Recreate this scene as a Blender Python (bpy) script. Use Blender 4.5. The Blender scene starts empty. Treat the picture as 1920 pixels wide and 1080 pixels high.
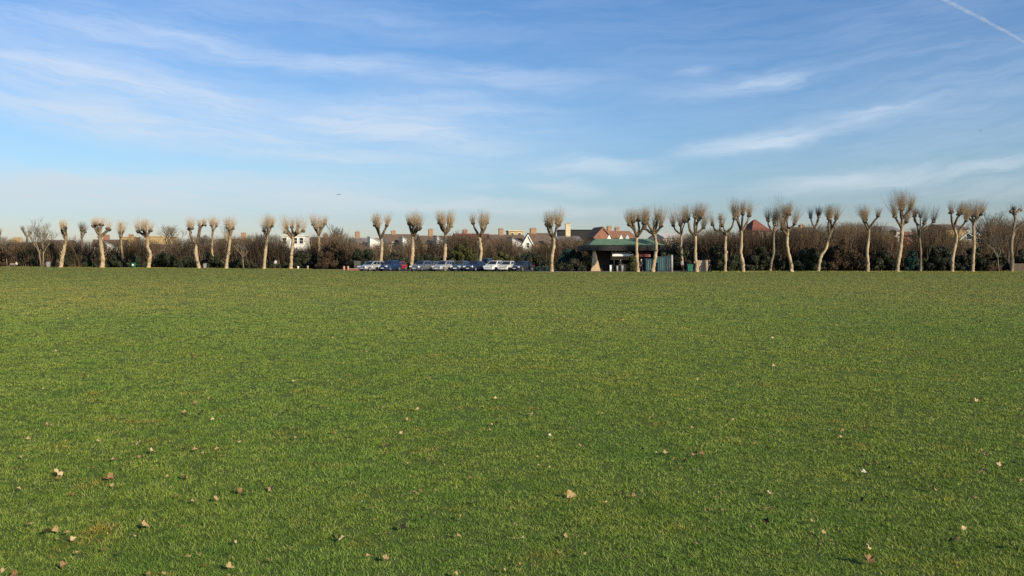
import bpy, bmesh, math, random
import numpy as np
from mathutils import Vector, Matrix, Quaternion, noise as mnoise

R = math.radians
random.seed(7)
scn = bpy.context.scene
COL = scn.collection

# ------------------------------------------------------------------ camera
F = 1566.0            # focal length in pixels of the 1920 wide photograph
EYE = 1.65
HOR = 487.0           # row of the horizon
PITCH = math.atan((540 - HOR) / F)
cam_d = bpy.data.cameras.new('camera')
cam = bpy.data.objects.new('camera', cam_d)
COL.objects.link(cam)
cam_d.sensor_width = 36.0
cam_d.lens = 36.0 * F / 1920.0
cam_d.clip_end = 60000
cam_d.clip_start = 0.1
cam.location = (0, 0, EYE)
cam.rotation_euler = (math.pi / 2 - PITCH, 0, 0)
scn.camera = cam
cp, sp = math.cos(PITCH), math.sin(PITCH)


def ray(px, py):
    x, y = (px - 960) / F, (540 - py) / F
    return Vector((x, cp + y * sp, -sp + y * cp))


def at(px, py, d):
    r = ray(px, py)
    r *= d / r.y
    return Vector((r.x, r.y, r.z + EYE))


def ground(px, d):
    return Vector(((px - 960) / F * d, d, 0.0))


def onground(px, py, z=0.0):
    r = ray(px, py)
    t = (z - EYE) / r.z
    return Vector((r.x * t, r.y * t, z))


def zof(py, d):
    return at(960, py, d).z


def interp(tab, x):
    xs = [a for a, b in tab]
    ys = [b for a, b in tab]
    return float(np.interp(x, xs, ys))


ROW = [(0, 188), (185, 178), (300, 168), (400, 158), (550, 147), (750, 131), (900, 122), (1040, 116), (1250, 113), (1900, 113)]


def drow(px):
    return interp(ROW, px)


# ------------------------------------------------------------------ tagging
def tag(o, label=None, cat=None, group=None, kind=None):
    if label: o['label'] = label
    if cat: o['category'] = cat
    if group: o['group'] = group
    if kind: o['kind'] = kind
    return o


def empty(name, loc, rz=0.0):
    o = bpy.data.objects.new(name, None)
    COL.objects.link(o)
    o.location = loc
    o.rotation_euler = (0, 0, rz)
    o.empty_display_size = 0.2
    return o


class MB:
    def __init__(s):
        s.v, s.f, s.a = [], [], []
        s.smooth = False

    def add(s, vs, fs, a=None):
        b = len(s.v)
        s.v.extend([tuple(v) for v in vs])
        s.f.extend([tuple(i + b for i in f) for f in fs])
        if a is not None:
            s.a.extend([a] * len(vs))

    def box(s, c, d, rz=0.0, a=None):
        cx, cy, cz = c
        hx, hy, hz = d[0] / 2, d[1] / 2, d[2] / 2
        co, si = math.cos(rz), math.sin(rz)
        vs = []
        for z in (-hz, hz):
            for x, y in ((-hx, -hy), (hx, -hy), (hx, hy), (-hx, hy)):
                vs.append((cx + x * co - y * si, cy + x * si + y * co, cz + z))
        s.add(vs, [(3, 2, 1, 0), (4, 5, 6, 7), (0, 1, 5, 4), (1, 2, 6, 5), (2, 3, 7, 6), (3, 0, 4, 7)], a)

    def tube(s, pts, rad, n=6, cap=True, a=None):
        pts = [Vector(p) for p in pts]
        vs, fs = [], []
        u = None
        for i, p in enumerate(pts):
            t = (pts[min(i + 1, len(pts) - 1)] - pts[max(i - 1, 0)])
            if t.length < 1e-9: t = Vector((0, 0, 1))
            t.normalize()
            if u is None:
                u = t.orthogonal().normalized()
            else:
                u = (u - t * u.dot(t))
                if u.length < 1e-6: u = t.orthogonal()
                u.normalize()
            w = t.cross(u)
            r = rad[i] if not isinstance(rad, (int, float)) else rad
            for k in range(n):
                an = 2 * math.pi * k / n
                vs.append(p + u * (math.cos(an) * r) + w * (math.sin(an) * r))
        for i in range(len(pts) - 1):
            for k in range(n):
                k2 = (k + 1) % n
                fs.append((i * n + k, i * n + k2, (i + 1) * n + k2, (i + 1) * n + k))
        if cap and n > 2:
            fs.append(tuple(range(n))[::-1])
            fs.append(tuple((len(pts) - 1) * n + k for k in range(n)))
        s.add(vs, fs, a)

    def blob(s, c, r, seed=0, sq=(1, 1, 1), rough=0.25, nu=8, nv=6, a=None):
        c = Vector(c)
        vs, fs = [], []
        for j in range(nv + 1):
            th = math.pi * j / nv
            for i in range(nu):
                ph = 2 * math.pi * i / nu
                d = Vector((math.sin(th) * math.cos(ph), math.sin(th) * math.sin(ph), math.cos(th)))
                k = 1 + rough * mnoise.noise(d * 1.7 + Vector((seed * 3.1, seed * 1.7, 0)))
                vs.append(c + Vector((d.x * sq[0], d.y * sq[1], d.z * sq[2])) * r * k)
        for j in range(nv):
            for i in range(nu):
                i2 = (i + 1) % nu
                fs.append((j * nu + i, (j + 1) * nu + i, (j + 1) * nu + i2, j * nu + i2))
        s.add(vs, fs, a)

    def prism(s, poly, z0, z1, a=None):
        n = len(poly)
        vs = [(x, y, z0) for x, y in poly] + [(x, y, z1) for x, y in poly]
        fs = [tuple(range(n))[::-1], tuple(range(n, 2 * n))]
        fs += [(i, (i + 1) % n, n + (i + 1) % n, n + i) for i in range(n)]
        s.add(vs, fs, a)

    def build(s, name, mat, parent=None, smooth=None):
        me = bpy.data.meshes.new(name)
        me.from_pydata(s.v, [], s.f)
        if s.a and len(s.a) == len(s.v):
            at_ = me.attributes.new('rnd', 'FLOAT', 'POINT')
            at_.data.foreach_set('value', s.a)
        me.update()
        if mat: me.materials.append(mat)
        if smooth or (smooth is None and s.smooth):
            me.polygons.foreach_set('use_smooth', [True] * len(me.polygons))
        o = bpy.data.objects.new(name, me)
        COL.objects.link(o)
        if parent: o.parent = parent
        return o


# ------------------------------------------------------------------ materials
def new_mat(name):
    m = bpy.data.materials.new(name)
    m.use_nodes = True
    nt = m.node_tree
    b = nt.nodes['Principled BSDF']
    return m, nt, b


def ramp(nt, fac, cols):
    r = nt.nodes.new('ShaderNodeValToRGB')
    els = r.color_ramp.elements
    n = len(cols)
    pos = [c[0] if len(c) == 2 else i / (n - 1) for i, c in enumerate(cols)]
    cc = [c[1] if len(c) == 2 else c for c in cols]
    els[0].position, els[0].color = pos[0], (*cc[0], 1)
    els[1].position, els[1].color = pos[-1], (*cc[-1], 1)
    for p, c in list(zip(pos, cc))[1:-1]:
        e = els.new(p)
        e.color = (*c, 1)
    nt.links.new(fac, r.inputs['Fac'])
    return r.outputs['Color']


def noise_node(nt, vec, scale, detail=4, rough=0.55, dist=0.0):
    n = nt.nodes.new('ShaderNodeTexNoise')
    n.inputs['Scale'].default_value = scale
    n.inputs['Detail'].default_value = detail
    n.inputs['Roughness'].default_value = rough
    n.inputs['Distortion'].default_value = dist
    if vec is not None: nt.links.new(vec, n.inputs['Vector'])
    return n.outputs['Fac']


def mathn(nt, op, a, b=None, c=None, clamp=False):
    m = nt.nodes.new('ShaderNodeMath')
    m.operation = op
    m.use_clamp = clamp
    for i, x in enumerate((a, b, c)):
        if x is None: continue
        if isinstance(x, (int, float)): m.inputs[i].default_value = x
        else: nt.links.new(x, m.inputs[i])
    return m.outputs[0]


def mixc(nt, fac, a, b, mode='MIX'):
    m = nt.nodes.new('ShaderNodeMix')
    m.data_type = 'RGBA'
    m.blend_type = mode
    for s, x in ((0, fac), (6, a), (7, b)):
        if isinstance(x, (int, float)): m.inputs[s].default_value = x
        elif isinstance(x, tuple): m.inputs[s].default_value = (*x, 1)
        else: nt.links.new(x, m.inputs[s])
    return m.outputs[2]


def texco(nt, which='Object', scale=None):
    t = nt.nodes.new('ShaderNodeTexCoord').outputs[which]
    if scale:
        mp = nt.nodes.new('ShaderNodeMapping')
        mp.inputs['Scale'].default_value = scale
        nt.links.new(t, mp.inputs['Vector'])
        return mp.outputs['Vector']
    return t


def noisy(name, cols, scale=3.0, rough=0.8, bump=0.0, metal=0.0, coat=0.0, spec=0.3, stretch=None, per_object=0.0):
    m, nt, b = new_mat(name)
    v = texco(nt, 'Object', stretch)
    f = noise_node(nt, v, scale)
    c = ramp(nt, f, [(0.3, cols[0]), (0.7, cols[-1])] if len(cols) == 2 else [(0.25, cols[0]), (0.5, cols[1]), (0.75, cols[2])])
    if per_object:
        oi = nt.nodes.new('ShaderNodeObjectInfo')
        k = mathn(nt, 'MULTIPLY_ADD', oi.outputs['Random'], per_object, 1 - per_object / 2)
        cm = nt.nodes.new('ShaderNodeVectorMath'); cm.operation = 'SCALE'
        nt.links.new(c, cm.inputs[0]); nt.links.new(k, cm.inputs['Scale'])
        c = cm.outputs[0]
    nt.links.new(c, b.inputs['Base Color'])
    b.inputs['Roughness'].default_value = rough
    b.inputs['Metallic'].default_value = metal
    b.inputs['Specular IOR Level'].default_value = spec
    b.inputs['Coat Weight'].default_value = coat
    if bump:
        bn = nt.nodes.new('ShaderNodeBump')
        bn.inputs['Strength'].default_value = bump
        bn.inputs['Distance'].default_value = 0.05
        nt.links.new(noise_node(nt, v, scale * 4), bn.inputs['Height'])
        nt.links.new(bn.outputs[0], b.inputs['Normal'])
    return m


def rnd_mat(name, cols, rough=0.75, trans=0.0, spec=0.2, patch=None, soft=False):
    """colour picked per piece from the mesh attribute 'rnd'"""
    m, nt, b = new_mat(name)
    a = nt.nodes.new('ShaderNodeAttribute')
    a.attribute_name = 'rnd'
    c = ramp(nt, a.outputs['Fac'], [(i / (len(cols) - 1), x) for i, x in enumerate(cols)])
    if patch:
        v = nt.nodes.new('ShaderNodeNewGeometry').outputs['Position']
        nf = nt.nodes.new('ShaderNodeAttribute'); nf.attribute_name = 'near'
        for sc, col, lo, hi, amt, *fine in patch:
            f = noise_node(nt, v, sc, 3)
            mr = nt.nodes.new('ShaderNodeMapRange')
            mr.inputs[1].default_value, mr.inputs[2].default_value = lo, hi
            mr.inputs[4].default_value = amt
            nt.links.new(f, mr.inputs[0])
            c = mixc(nt, mathn(nt, 'MULTIPLY', mr.outputs[0], nf.outputs['Fac']) if fine else mr.outputs[0], c, col, 'MULTIPLY')
    nrm = None
    if soft:      # far grass painted lighter and more olive, for light at a grazing view
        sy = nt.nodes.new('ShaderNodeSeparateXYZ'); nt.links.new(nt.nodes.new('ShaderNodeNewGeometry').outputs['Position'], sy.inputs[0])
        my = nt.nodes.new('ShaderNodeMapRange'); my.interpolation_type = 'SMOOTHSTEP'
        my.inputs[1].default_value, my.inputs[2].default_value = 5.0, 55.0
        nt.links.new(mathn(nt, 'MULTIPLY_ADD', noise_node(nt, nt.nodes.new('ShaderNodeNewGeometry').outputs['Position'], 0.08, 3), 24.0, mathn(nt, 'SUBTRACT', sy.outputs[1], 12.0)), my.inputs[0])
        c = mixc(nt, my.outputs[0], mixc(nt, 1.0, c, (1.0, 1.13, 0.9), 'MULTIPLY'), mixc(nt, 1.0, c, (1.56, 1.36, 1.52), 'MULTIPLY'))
    if soft:
        g = nt.nodes.new('ShaderNodeNewGeometry')
        sa = nt.nodes.new('ShaderNodeAttribute'); sa.attribute_name = 'soft'
        mv = nt.nodes.new('ShaderNodeMix'); mv.data_type = 'VECTOR'
        nt.links.new(sa.outputs['Fac'], mv.inputs[0]); nt.links.new(g.outputs['Normal'], mv.inputs[4]); mv.inputs[5].default_value = (0, 0, 1)
        nn = nt.nodes.new('ShaderNodeVectorMath'); nn.operation = 'NORMALIZE'
        nt.links.new(mv.outputs[1], nn.inputs[0]); nrm = nn.outputs[0]
        nt.links.new(nrm, b.inputs['Normal'])
    nt.links.new(c, b.inputs['Base Color'])
    b.inputs['Roughness'].default_value = rough
    b.inputs['Specular IOR Level'].default_value = spec
    if trans:
        t = nt.nodes.new('ShaderNodeBsdfTranslucent')
        nt.links.new(c, t.inputs['Color'])
        if nrm is not None: nt.links.new(nrm, t.inputs['Normal'])
        mx = nt.nodes.new('ShaderNodeMixShader')
        mx.inputs[0].default_value = trans
        nt.links.new(b.outputs[0], mx.inputs[1])
        nt.links.new(t.outputs[0], mx.inputs[2])
        nt.links.new(mx.outputs[0], nt.nodes['Material Output'].inputs['Surface'])
    return m


def brick_mat(name, c1, c2, mortar, scale=4.0):
    m, nt, b = new_mat(name)
    v = texco(nt, 'Object')
    mp = nt.nodes.new('ShaderNodeMapping')
    mp.inputs['Rotation'].default_value = (R(90), 0, 0)
    nt.links.new(v, mp.inputs['Vector'])
    br = nt.nodes.new('ShaderNodeTexBrick')
    br.inputs['Scale'].default_value = scale
    br.inputs['Color1'].default_value = (*c1, 1)
    br.inputs['Color2'].default_value = (*c2, 1)
    br.inputs['Mortar'].default_value = (*mortar, 1)
    nt.links.new(mp.outputs[0], br.inputs['Vector'])
    f = noise_node(nt, v, 0.7, 5)
    c = mixc(nt, 1.0, br.outputs['Color'], ramp(nt, f, [(0.3, (0.75, 0.75, 0.75)), (0.7, (1.1, 1.05, 1.0))]), 'MULTIPLY')
    nt.links.new(c, b.inputs['Base Color'])
    b.inputs['Roughness'].default_value = 0.9
    return m


def tile_mat(name, c1, c2):
    m, nt, b = new_mat(name)
    v = texco(nt, 'Object')
    w = nt.nodes.new('ShaderNodeTexWave')
    w.bands_direction = 'Z'
    w.inputs['Scale'].default_value = 1.6
    w.inputs['Distortion'].default_value = 0.6
    nt.links.new(v, w.inputs['Vector'])
    f = noise_node(nt, v, 1.2, 5, 0.65)
    k = mathn(nt, 'MULTIPLY_ADD', w.outputs['Fac'], 0.25, mathn(nt, 'MULTIPLY', f, 0.75))
    nt.links.new(ramp(nt, k, [(0.3, c1), (0.65, c2)]), b.inputs['Base Color'])
    b.inputs['Roughness'].default_value = 0.85
    return m


M = {}
M['bark'] = noisy('pale_bark', [(0.10, 0.075, 0.045), (0.31, 0.235, 0.15), (0.44, 0.36, 0.245)], 1.6, 0.9, 0.5, stretch=(1, 1, 0.45), per_object=0.3)
def trunk_mat():
    m, nt, b = new_mat('flaking_bark')
    v = texco(nt, 'Object', (1, 1, 0.45))
    f = noise_node(nt, v, 2.3, 6, 0.65, 0.6)
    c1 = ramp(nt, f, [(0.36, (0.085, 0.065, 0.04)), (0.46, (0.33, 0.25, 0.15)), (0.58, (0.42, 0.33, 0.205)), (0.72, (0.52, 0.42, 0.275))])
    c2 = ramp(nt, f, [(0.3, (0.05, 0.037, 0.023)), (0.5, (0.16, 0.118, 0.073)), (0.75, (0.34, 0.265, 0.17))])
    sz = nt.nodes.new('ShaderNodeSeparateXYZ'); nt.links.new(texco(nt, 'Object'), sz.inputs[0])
    k = mathn(nt, 'ADD', mathn(nt, 'MULTIPLY', mathn(nt, 'SUBTRACT', sz.outputs[2], 4.2), 0.35), mathn(nt, 'MULTIPLY', mathn(nt, 'SUBTRACT', noise_node(nt, texco(nt, 'Object'), 0.9), 0.5), 1.6), clamp=True)  # bark darkens upward: its own tone plus limb shade put into the colour
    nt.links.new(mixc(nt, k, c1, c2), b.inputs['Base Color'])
    b.inputs['Roughness'].default_value = 0.9
    bn = nt.nodes.new('ShaderNodeBump'); bn.inputs['Strength'].default_value = 0.5; bn.inputs['Distance'].default_value = 0.05
    nt.links.new(noise_node(nt, v, 6.0), bn.inputs['Height']); nt.links.new(bn.outputs[0], b.inputs['Normal'])
    return m


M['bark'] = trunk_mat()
M['bark_limb'] = noisy('knuckle_bark', [(0.03, 0.022, 0.014), (0.11, 0.08, 0.05), (0.27, 0.21, 0.135)], 1.8, 0.9, 0.5, per_object=0.3)
M['bark_dark'] = noisy('dull_bark', [(0.06, 0.05, 0.035), (0.17, 0.135, 0.095), (0.27, 0.22, 0.155)], 1.6, 0.9, 0.5, stretch=(1, 1, 0.45), per_object=0.3)
M['twig'] = rnd_mat('pollard_twig', [(0.34, 0.25, 0.15), (0.56, 0.43, 0.275), (0.70, 0.57, 0.39)], 0.8)
M['twig_grey'] = rnd_mat('grey_twig', [(0.09, 0.075, 0.055), (0.20, 0.17, 0.125), (0.29, 0.25, 0.18)], 0.8)
M['scrub'] = rnd_mat('scrub_twig', [(0.045, 0.032, 0.024), (0.125, 0.085, 0.058), (0.095, 0.078, 0.045), (0.22, 0.15, 0.10), (0.16, 0.12, 0.088)], 0.85,
                     patch=[(0.16, (0.45, 0.52, 0.5), 0.45, 0.62, 0.9)])
M['evergreen'] = rnd_mat('evergreen_leaf', [(0.014, 0.018, 0.013), (0.034, 0.041, 0.024), (0.062, 0.066, 0.034)], 0.55, 0.05, 0.25)
M['olive'] = rnd_mat('olive_leaf', [(0.03, 0.035, 0.012), (0.07, 0.075, 0.025), (0.12, 0.115, 0.04)], 0.6, 0.1, 0.25)
M['teal_leaf'] = rnd_mat('bluegreen_leaf', [(0.012, 0.03, 0.025), (0.03, 0.07, 0.055), (0.05, 0.10, 0.075)], 0.55, 0.05, 0.25)
M['brown_leaf'] = rnd_mat('brown_hedge_leaf', [(0.03, 0.022, 0.016), (0.08, 0.055, 0.035), (0.13, 0.09, 0.055)], 0.7, 0.05, 0.2)
M['stock_brick'] = brick_mat('stock_brick', (0.42, 0.29, 0.13), (0.34, 0.22, 0.10), (0.36, 0.30, 0.22))
M['red_brick'] = brick_mat('red_brick', (0.26, 0.10, 0.06), (0.20, 0.07, 0.042), (0.32, 0.24, 0.19))
M['orange_brick'] = brick_mat('orange_brick', (0.32, 0.195, 0.115), (0.23, 0.13, 0.075), (0.32, 0.25, 0.18))
M['bright_brick'] = brick_mat('bright_brick', (0.55, 0.22, 0.12), (0.48, 0.17, 0.09), (0.45, 0.3, 0.2))
M['yellow_brick'] = brick_mat('yellow_brick', (0.46, 0.33, 0.15), (0.40, 0.28, 0.12), (0.40, 0.33, 0.22))
M['render'] = noisy('white_render', [(0.52, 0.51, 0.47), (0.72, 0.71, 0.67)], 0.8, 0.9)
M['cream'] = noisy('cream_render', [(0.48, 0.40, 0.26), (0.62, 0.53, 0.36)], 0.8, 0.9)
M['grey_wall'] = noisy('grey_render', [(0.28, 0.27, 0.25), (0.40, 0.39, 0.36)], 0.8, 0.9)
M['tile_brown'] = tile_mat('brown_tile', (0.065, 0.047, 0.036), (0.155, 0.108, 0.078))
M['tile_red'] = tile_mat('red_tile', (0.10, 0.034, 0.024), (0.19, 0.066, 0.045))
M['slate'] = tile_mat('grey_slate', (0.09, 0.09, 0.095), (0.20, 0.195, 0.20))
M['pale_slate'] = tile_mat('pale_slate', (0.32, 0.32, 0.33), (0.50, 0.49, 0.48))
M['tile_orange'] = tile_mat('orange_tile', (0.16, 0.075, 0.045), (0.30, 0.155, 0.095))
M['pot'] = noisy('clay_pot', [(0.24, 0.12, 0.07), (0.36, 0.20, 0.12)], 3, 0.9)
M['frame'] = noisy('white_paint', [(0.72, 0.72, 0.70), (0.82, 0.82, 0.80)], 3, 0.5)
m, nt, b = new_mat('window_glass'); b.inputs['Base Color'].default_value = (0.03, 0.035, 0.04, 1); b.inputs['Roughness'].default_value = 0.08; M['glass'] = m
m, nt, b = new_mat('car_glass'); b.inputs['Base Color'].default_value = (0.012, 0.018, 0.03, 1); b.inputs['Roughness'].default_value = 0.05; M['car_glass'] = m
M['tyre'] = noisy('tyre_rubber', [(0.015, 0.015, 0.016), (0.03, 0.03, 0.03)], 8, 0.85)
M['rim'] = noisy('alloy_rim', [(0.42, 0.43, 0.45), (0.55, 0.56, 0.58)], 5, 0.35, metal=0.8)
m, nt, b = new_mat('lamp_glass'); b.inputs['Base Color'].default_value = (0.75, 0.78, 0.8, 1); b.inputs['Roughness'].default_value = 0.12; b.inputs['Metallic'].default_value = 0.4; M['lamp'] = m
m, nt, b = new_mat('tail_lamp'); b.inputs['Base Color'].default_value = (0.35, 0.015, 0.012, 1); b.inputs['Roughness'].default_value = 0.2; M['tail'] = m
M['plate_white'] = noisy('plate_white', [(0.7, 0.7, 0.68), (0.8, 0.8, 0.78)], 3, 0.5)
M['trim'] = noisy('black_trim', [(0.015, 0.015, 0.017), (0.03, 0.03, 0.032)], 4, 0.6)


def paint(name, c, metal=0.3):
    m, nt, b = new_mat(name)
    f = noise_node(nt, texco(nt, 'Object'), 2.5, 4)
    nt.links.new(ramp(nt, f, [(0.3, tuple(x * 0.85 for x in c)), (0.7, c)]), b.inputs['Base Color'])
    b.inputs['Metallic'].default_value = metal
    b.inputs['Roughness'].default_value = 0.32
    b.inputs['Coat Weight'].default_value = 0.8
    b.inputs['Coat Roughness'].default_value = 0.06
    return m


P = {
    'silver': paint('silver_paint', (0.52, 0.52, 0.50), 0.5),
    'blue': paint('dark_blue_paint', (0.02, 0.045, 0.13)),
    'red': paint('red_paint', (0.28, 0.028, 0.024), 0.1),
    'steel': paint('steel_blue_paint', (0.13, 0.145, 0.175), 0.2),
    'grey': paint('grey_paint', (0.16, 0.18, 0.19), 0.4),
    'navy': paint('navy_paint', (0.014, 0.025, 0.06)),
    'sky': paint('mid_blue_paint', (0.045, 0.07, 0.12), 0.1),
    'white': paint('white_paint_car', (0.72, 0.72, 0.72), 0.0),
    'offwhite': paint('offwhite_paint', (0.62, 0.60, 0.55), 0.0),
    'black': paint('black_paint', (0.012, 0.014, 0.018), 0.1),
    'charcoal': paint('charcoal_paint', (0.035, 0.045, 0.055), 0.3),
}
M['asphalt'] = noisy('asphalt', [(0.035, 0.035, 0.035), (0.07, 0.068, 0.065)], 6, 0.9, 0.3)
M['gravel'] = noisy('pale_gravel', [(0.22, 0.19, 0.15), (0.38, 0.34, 0.28)], 5, 0.95, 0.3)
M['dirt'] = noisy('bare_earth', [(0.16, 0.115, 0.07), (0.27, 0.20, 0.125)], 3, 0.95, 0.3)
M['green_roof'] = tile_mat('green_roof_tile', (0.05, 0.115, 0.07), (0.13, 0.225, 0.14))
M['dark_wood'] = noisy('dark_stained_wood', [(0.012, 0.012, 0.014), (0.03, 0.028, 0.028)], 2, 0.7, stretch=(1, 1, 6))
M['sandstone'] = noisy('sand_plaster', [(0.40, 0.29, 0.17), (0.55, 0.42, 0.27)], 1.5, 0.9)
M['canvas'] = noisy('white_canvas', [(0.74, 0.73, 0.69), (0.82, 0.81, 0.77)], 2, 0.9)
M['red_canvas'] = noisy('red_canvas', [(0.28, 0.085, 0.075), (0.38, 0.13, 0.115)], 2, 0.9)
M['teal'] = noisy('teal_paint', [(0.022, 0.075, 0.085), (0.035, 0.11, 0.12)], 1.2, 0.6)
M['deep_teal'] = noisy('deep_teal_paint', [(0.012, 0.035, 0.05), (0.02, 0.055, 0.075)], 1.2, 0.6)
M['green_bin'] = noisy('green_plastic', [(0.015, 0.10, 0.06), (0.025, 0.15, 0.09)], 3, 0.5)
M['grey_metal'] = noisy('grey_metal', [(0.22, 0.23, 0.23), (0.33, 0.34, 0.34)], 3, 0.5)
M['pale_wood'] = noisy('weathered_wood', [(0.27, 0.21, 0.15), (0.42, 0.34, 0.25)], 2, 0.9, stretch=(6, 6, 0.6))
M['terracotta_wood'] = noisy('pinkish_wood', [(0.40, 0.24, 0.16), (0.52, 0.34, 0.24)], 2, 0.9)
M['skin'] = noisy('skin', [(0.42, 0.25, 0.17), (0.52, 0.33, 0.23)], 6, 0.6)


def cloth(name, c):
    return noisy(name, [tuple(x * 0.75 for x in c), c], 5, 0.9)


# ------------------------------------------------------------------ light and sky
SUN_EL, SUN_AZ = R(24), R(137)     # azimuth clockwise from the viewing direction (+Y): behind the camera, to the right
S = Vector((math.sin(SUN_AZ) * math.cos(SUN_EL), math.cos(SUN_AZ) * math.cos(SUN_EL), math.sin(SUN_EL)))
sl = bpy.data.lights.new('sun', 'SUN')
sl.energy = 4.2
sl.angle = R(0.53)
sl.color = (1.0, 0.85, 0.63)
so = bpy.data.objects.new('sun', sl)
COL.objects.link(so)
so.rotation_euler = S.to_track_quat('Z', 'Y').to_euler()

w = bpy.data.worlds.new('World')
scn.world = w
w.use_nodes = True
nt = w.node_tree
bg = nt.nodes['Background']
sky = nt.nodes.new('ShaderNodeTexSky')
sky.sky_type = 'NISHITA'
sky.sun_disc = False
sky.sun_elevation = SUN_EL
sky.sun_rotation = SUN_AZ
sky.altitude = 30
sky.air_density = 1.0
sky.dust_density = 0.6
sky.ozone_density = 1.6
tc = nt.nodes.new('ShaderNodeTexCoord').outputs['Generated']
sx = nt.nodes.new('ShaderNodeSeparateXYZ')
nt.links.new(tc, sx.inputs[0])
X, Y, Z = sx.outputs
Yp = mathn(nt, 'MAXIMUM', Y, 0.08)
U = mathn(nt, 'DIVIDE', X, Yp)       # tangent of the bearing from north
V = mathn(nt, 'DIVIDE', Z, Yp)       # tangent of the height above the horizon
front = nt.nodes.new('ShaderNodeMapRange'); front.interpolation_type = 'SMOOTHSTEP'
front.inputs[1].default_value, front.inputs[2].default_value = 0.1, 0.45
nt.links.new(Y, front.inputs[0])
# ragged warp for the wisps
cv = nt.nodes.new('ShaderNodeCombineXYZ')
nt.links.new(U, cv.inputs[0]); nt.links.new(V, cv.inputs[1])
mpw = nt.nodes.new('ShaderNodeMapping'); mpw.inputs['Scale'].default_value = (1.0, 3.0, 1)
nt.links.new(cv.outputs[0], mpw.inputs[0])
warp = mathn(nt, 'SUBTRACT', noise_node(nt, mpw.outputs[0], 5.0, 5, 0.6), 0.5)
Vw = mathn(nt, 'MULTIPLY_ADD', warp, 0.05, V)
streaks = [  # centre px, py, slope (deg, + falls to the right), half length, half thickness, strength
    (380, 215, 8.5, 780, 66, .62), (330, 252, 8.0, 600, 30, .42), (800, 138, 3.6, 430, 24, .58), (560, 112, 7, 200, 14, .35), (200, 150, 10, 330, 26, .45), (260, 60, 6, 300, 24, .3),
    (830, 222, 4, 320, 46, .62), (760, 250, 9, 260, 26, .35), (1370, 160, -8.5, 210, 22, .45), (1300, 134, -7, 60, 9, .3), (1440, 146, -4, 80, 10, .35), (1500, 247, -11, 310, 24, .50),
    (1390, 278, -8, 160, 24, .45), (1660, 212, -7, 130, 10, .4), (1120, 315, 3, 160, 16, .6), (1055, 350, 6, 95, 14, .5), (1590, 338, -6, 230, 24, .65),
    (1850, 318, -11, 140, 13, .42), (1880, 355, -4, 260, 18, .3), (250, 362, 1, 700, 46, .85), (80, 335, -1, 400, 16, .4), (900, 388, 2, 480, 14, .6), (1240, 362, -6, 90, 10, .22),
    (1800, 170, 8, 330, 170, .20), (130, 90, 6, 520, 95, .40), (640, 40, 5, 400, 30, .20), (150, 205, 5, 300, 18, .3), (900, 352, 2, 60, 7, .2)]
total = None
for px, py, sl_, L, T, amp in streaks:
    cu, cvv = (px - 960) / F, (HOR - py) / F
    T *= 1.45; L *= 1.1; amp *= (0.78 if py < 235 else 0.92)
    c_, s_ = math.cos(R(-sl_)), math.sin(R(-sl_))
    du = mathn(nt, 'SUBTRACT', U, cu)
    dv = mathn(nt, 'SUBTRACT', Vw, cvv)
    a_ = mathn(nt, 'MULTIPLY_ADD', du, c_ * F / L, mathn(nt, 'MULTIPLY', dv, s_ * F / L))
    b_ = mathn(nt, 'MULTIPLY_ADD', du, -s_ * F / T, mathn(nt, 'MULTIPLY', dv, c_ * F / T))
    d2 = mathn(nt, 'MULTIPLY_ADD', a_, a_, mathn(nt, 'MULTIPLY', b_, b_))
    m_ = mathn(nt, 'MULTIPLY', mathn(nt, 'POWER', mathn(nt, 'MAXIMUM', mathn(nt, 'SUBTRACT', 1.0, d2), 0.0), 1.8), amp)
    total = m_ if total is None else mathn(nt, 'ADD', total, m_)
# fine streaky fibres multiply the bands
mpf = nt.nodes.new('ShaderNodeMapping'); mpf.inputs['Scale'].default_value = (1.6, 16.0, 1); mpf.inputs['Rotation'].default_value = (0, 0, R(2))
cvw = nt.nodes.new('ShaderNodeCombineXYZ'); Vf = mathn(nt, 'SUBTRACT', Vw, mathn(nt, 'MULTIPLY', mathn(nt, 'MULTIPLY', U, U), 0.2))
nt.links.new(U, cvw.inputs[0]); nt.links.new(Vf, cvw.inputs[1])
nt.links.new(cvw.outputs[0], mpf.inputs[0])
fib = noise_node(nt, mpf.outputs[0], 2.2, 7, 0.62, 0.3)
fib = mathn(nt, 'MULTIPLY_ADD', fib, 0.62, mathn(nt, 'MULTIPLY', noise_node(nt, mpf.outputs[0], 6.5, 5, 0.6, 0.4), 0.38))
fibm = nt.nodes.new('ShaderNodeMapRange')
fibm.inputs[1].default_value, fibm.inputs[2].default_value, fibm.inputs[3].default_value, fibm.inputs[4].default_value = 0.30, 0.70, 0.25, 1.40
nt.links.new(fib, fibm.inputs[0])
base = mathn(nt, 'MULTIPLY', mathn(nt, 'MAXIMUM', mathn(nt, 'SUBTRACT', fib, 0.42), 0.0), 0.55)
cl = mathn(nt, 'ADD', mathn(nt, 'MULTIPLY', mathn(nt, 'MULTIPLY', total, 1.02), fibm.outputs[0]), base)
cl = mathn(nt, 'MULTIPLY', cl, front.outputs[0])
cl = mathn(nt, 'MINIMUM', cl, 0.85)
SKY_K = 0.10
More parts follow.
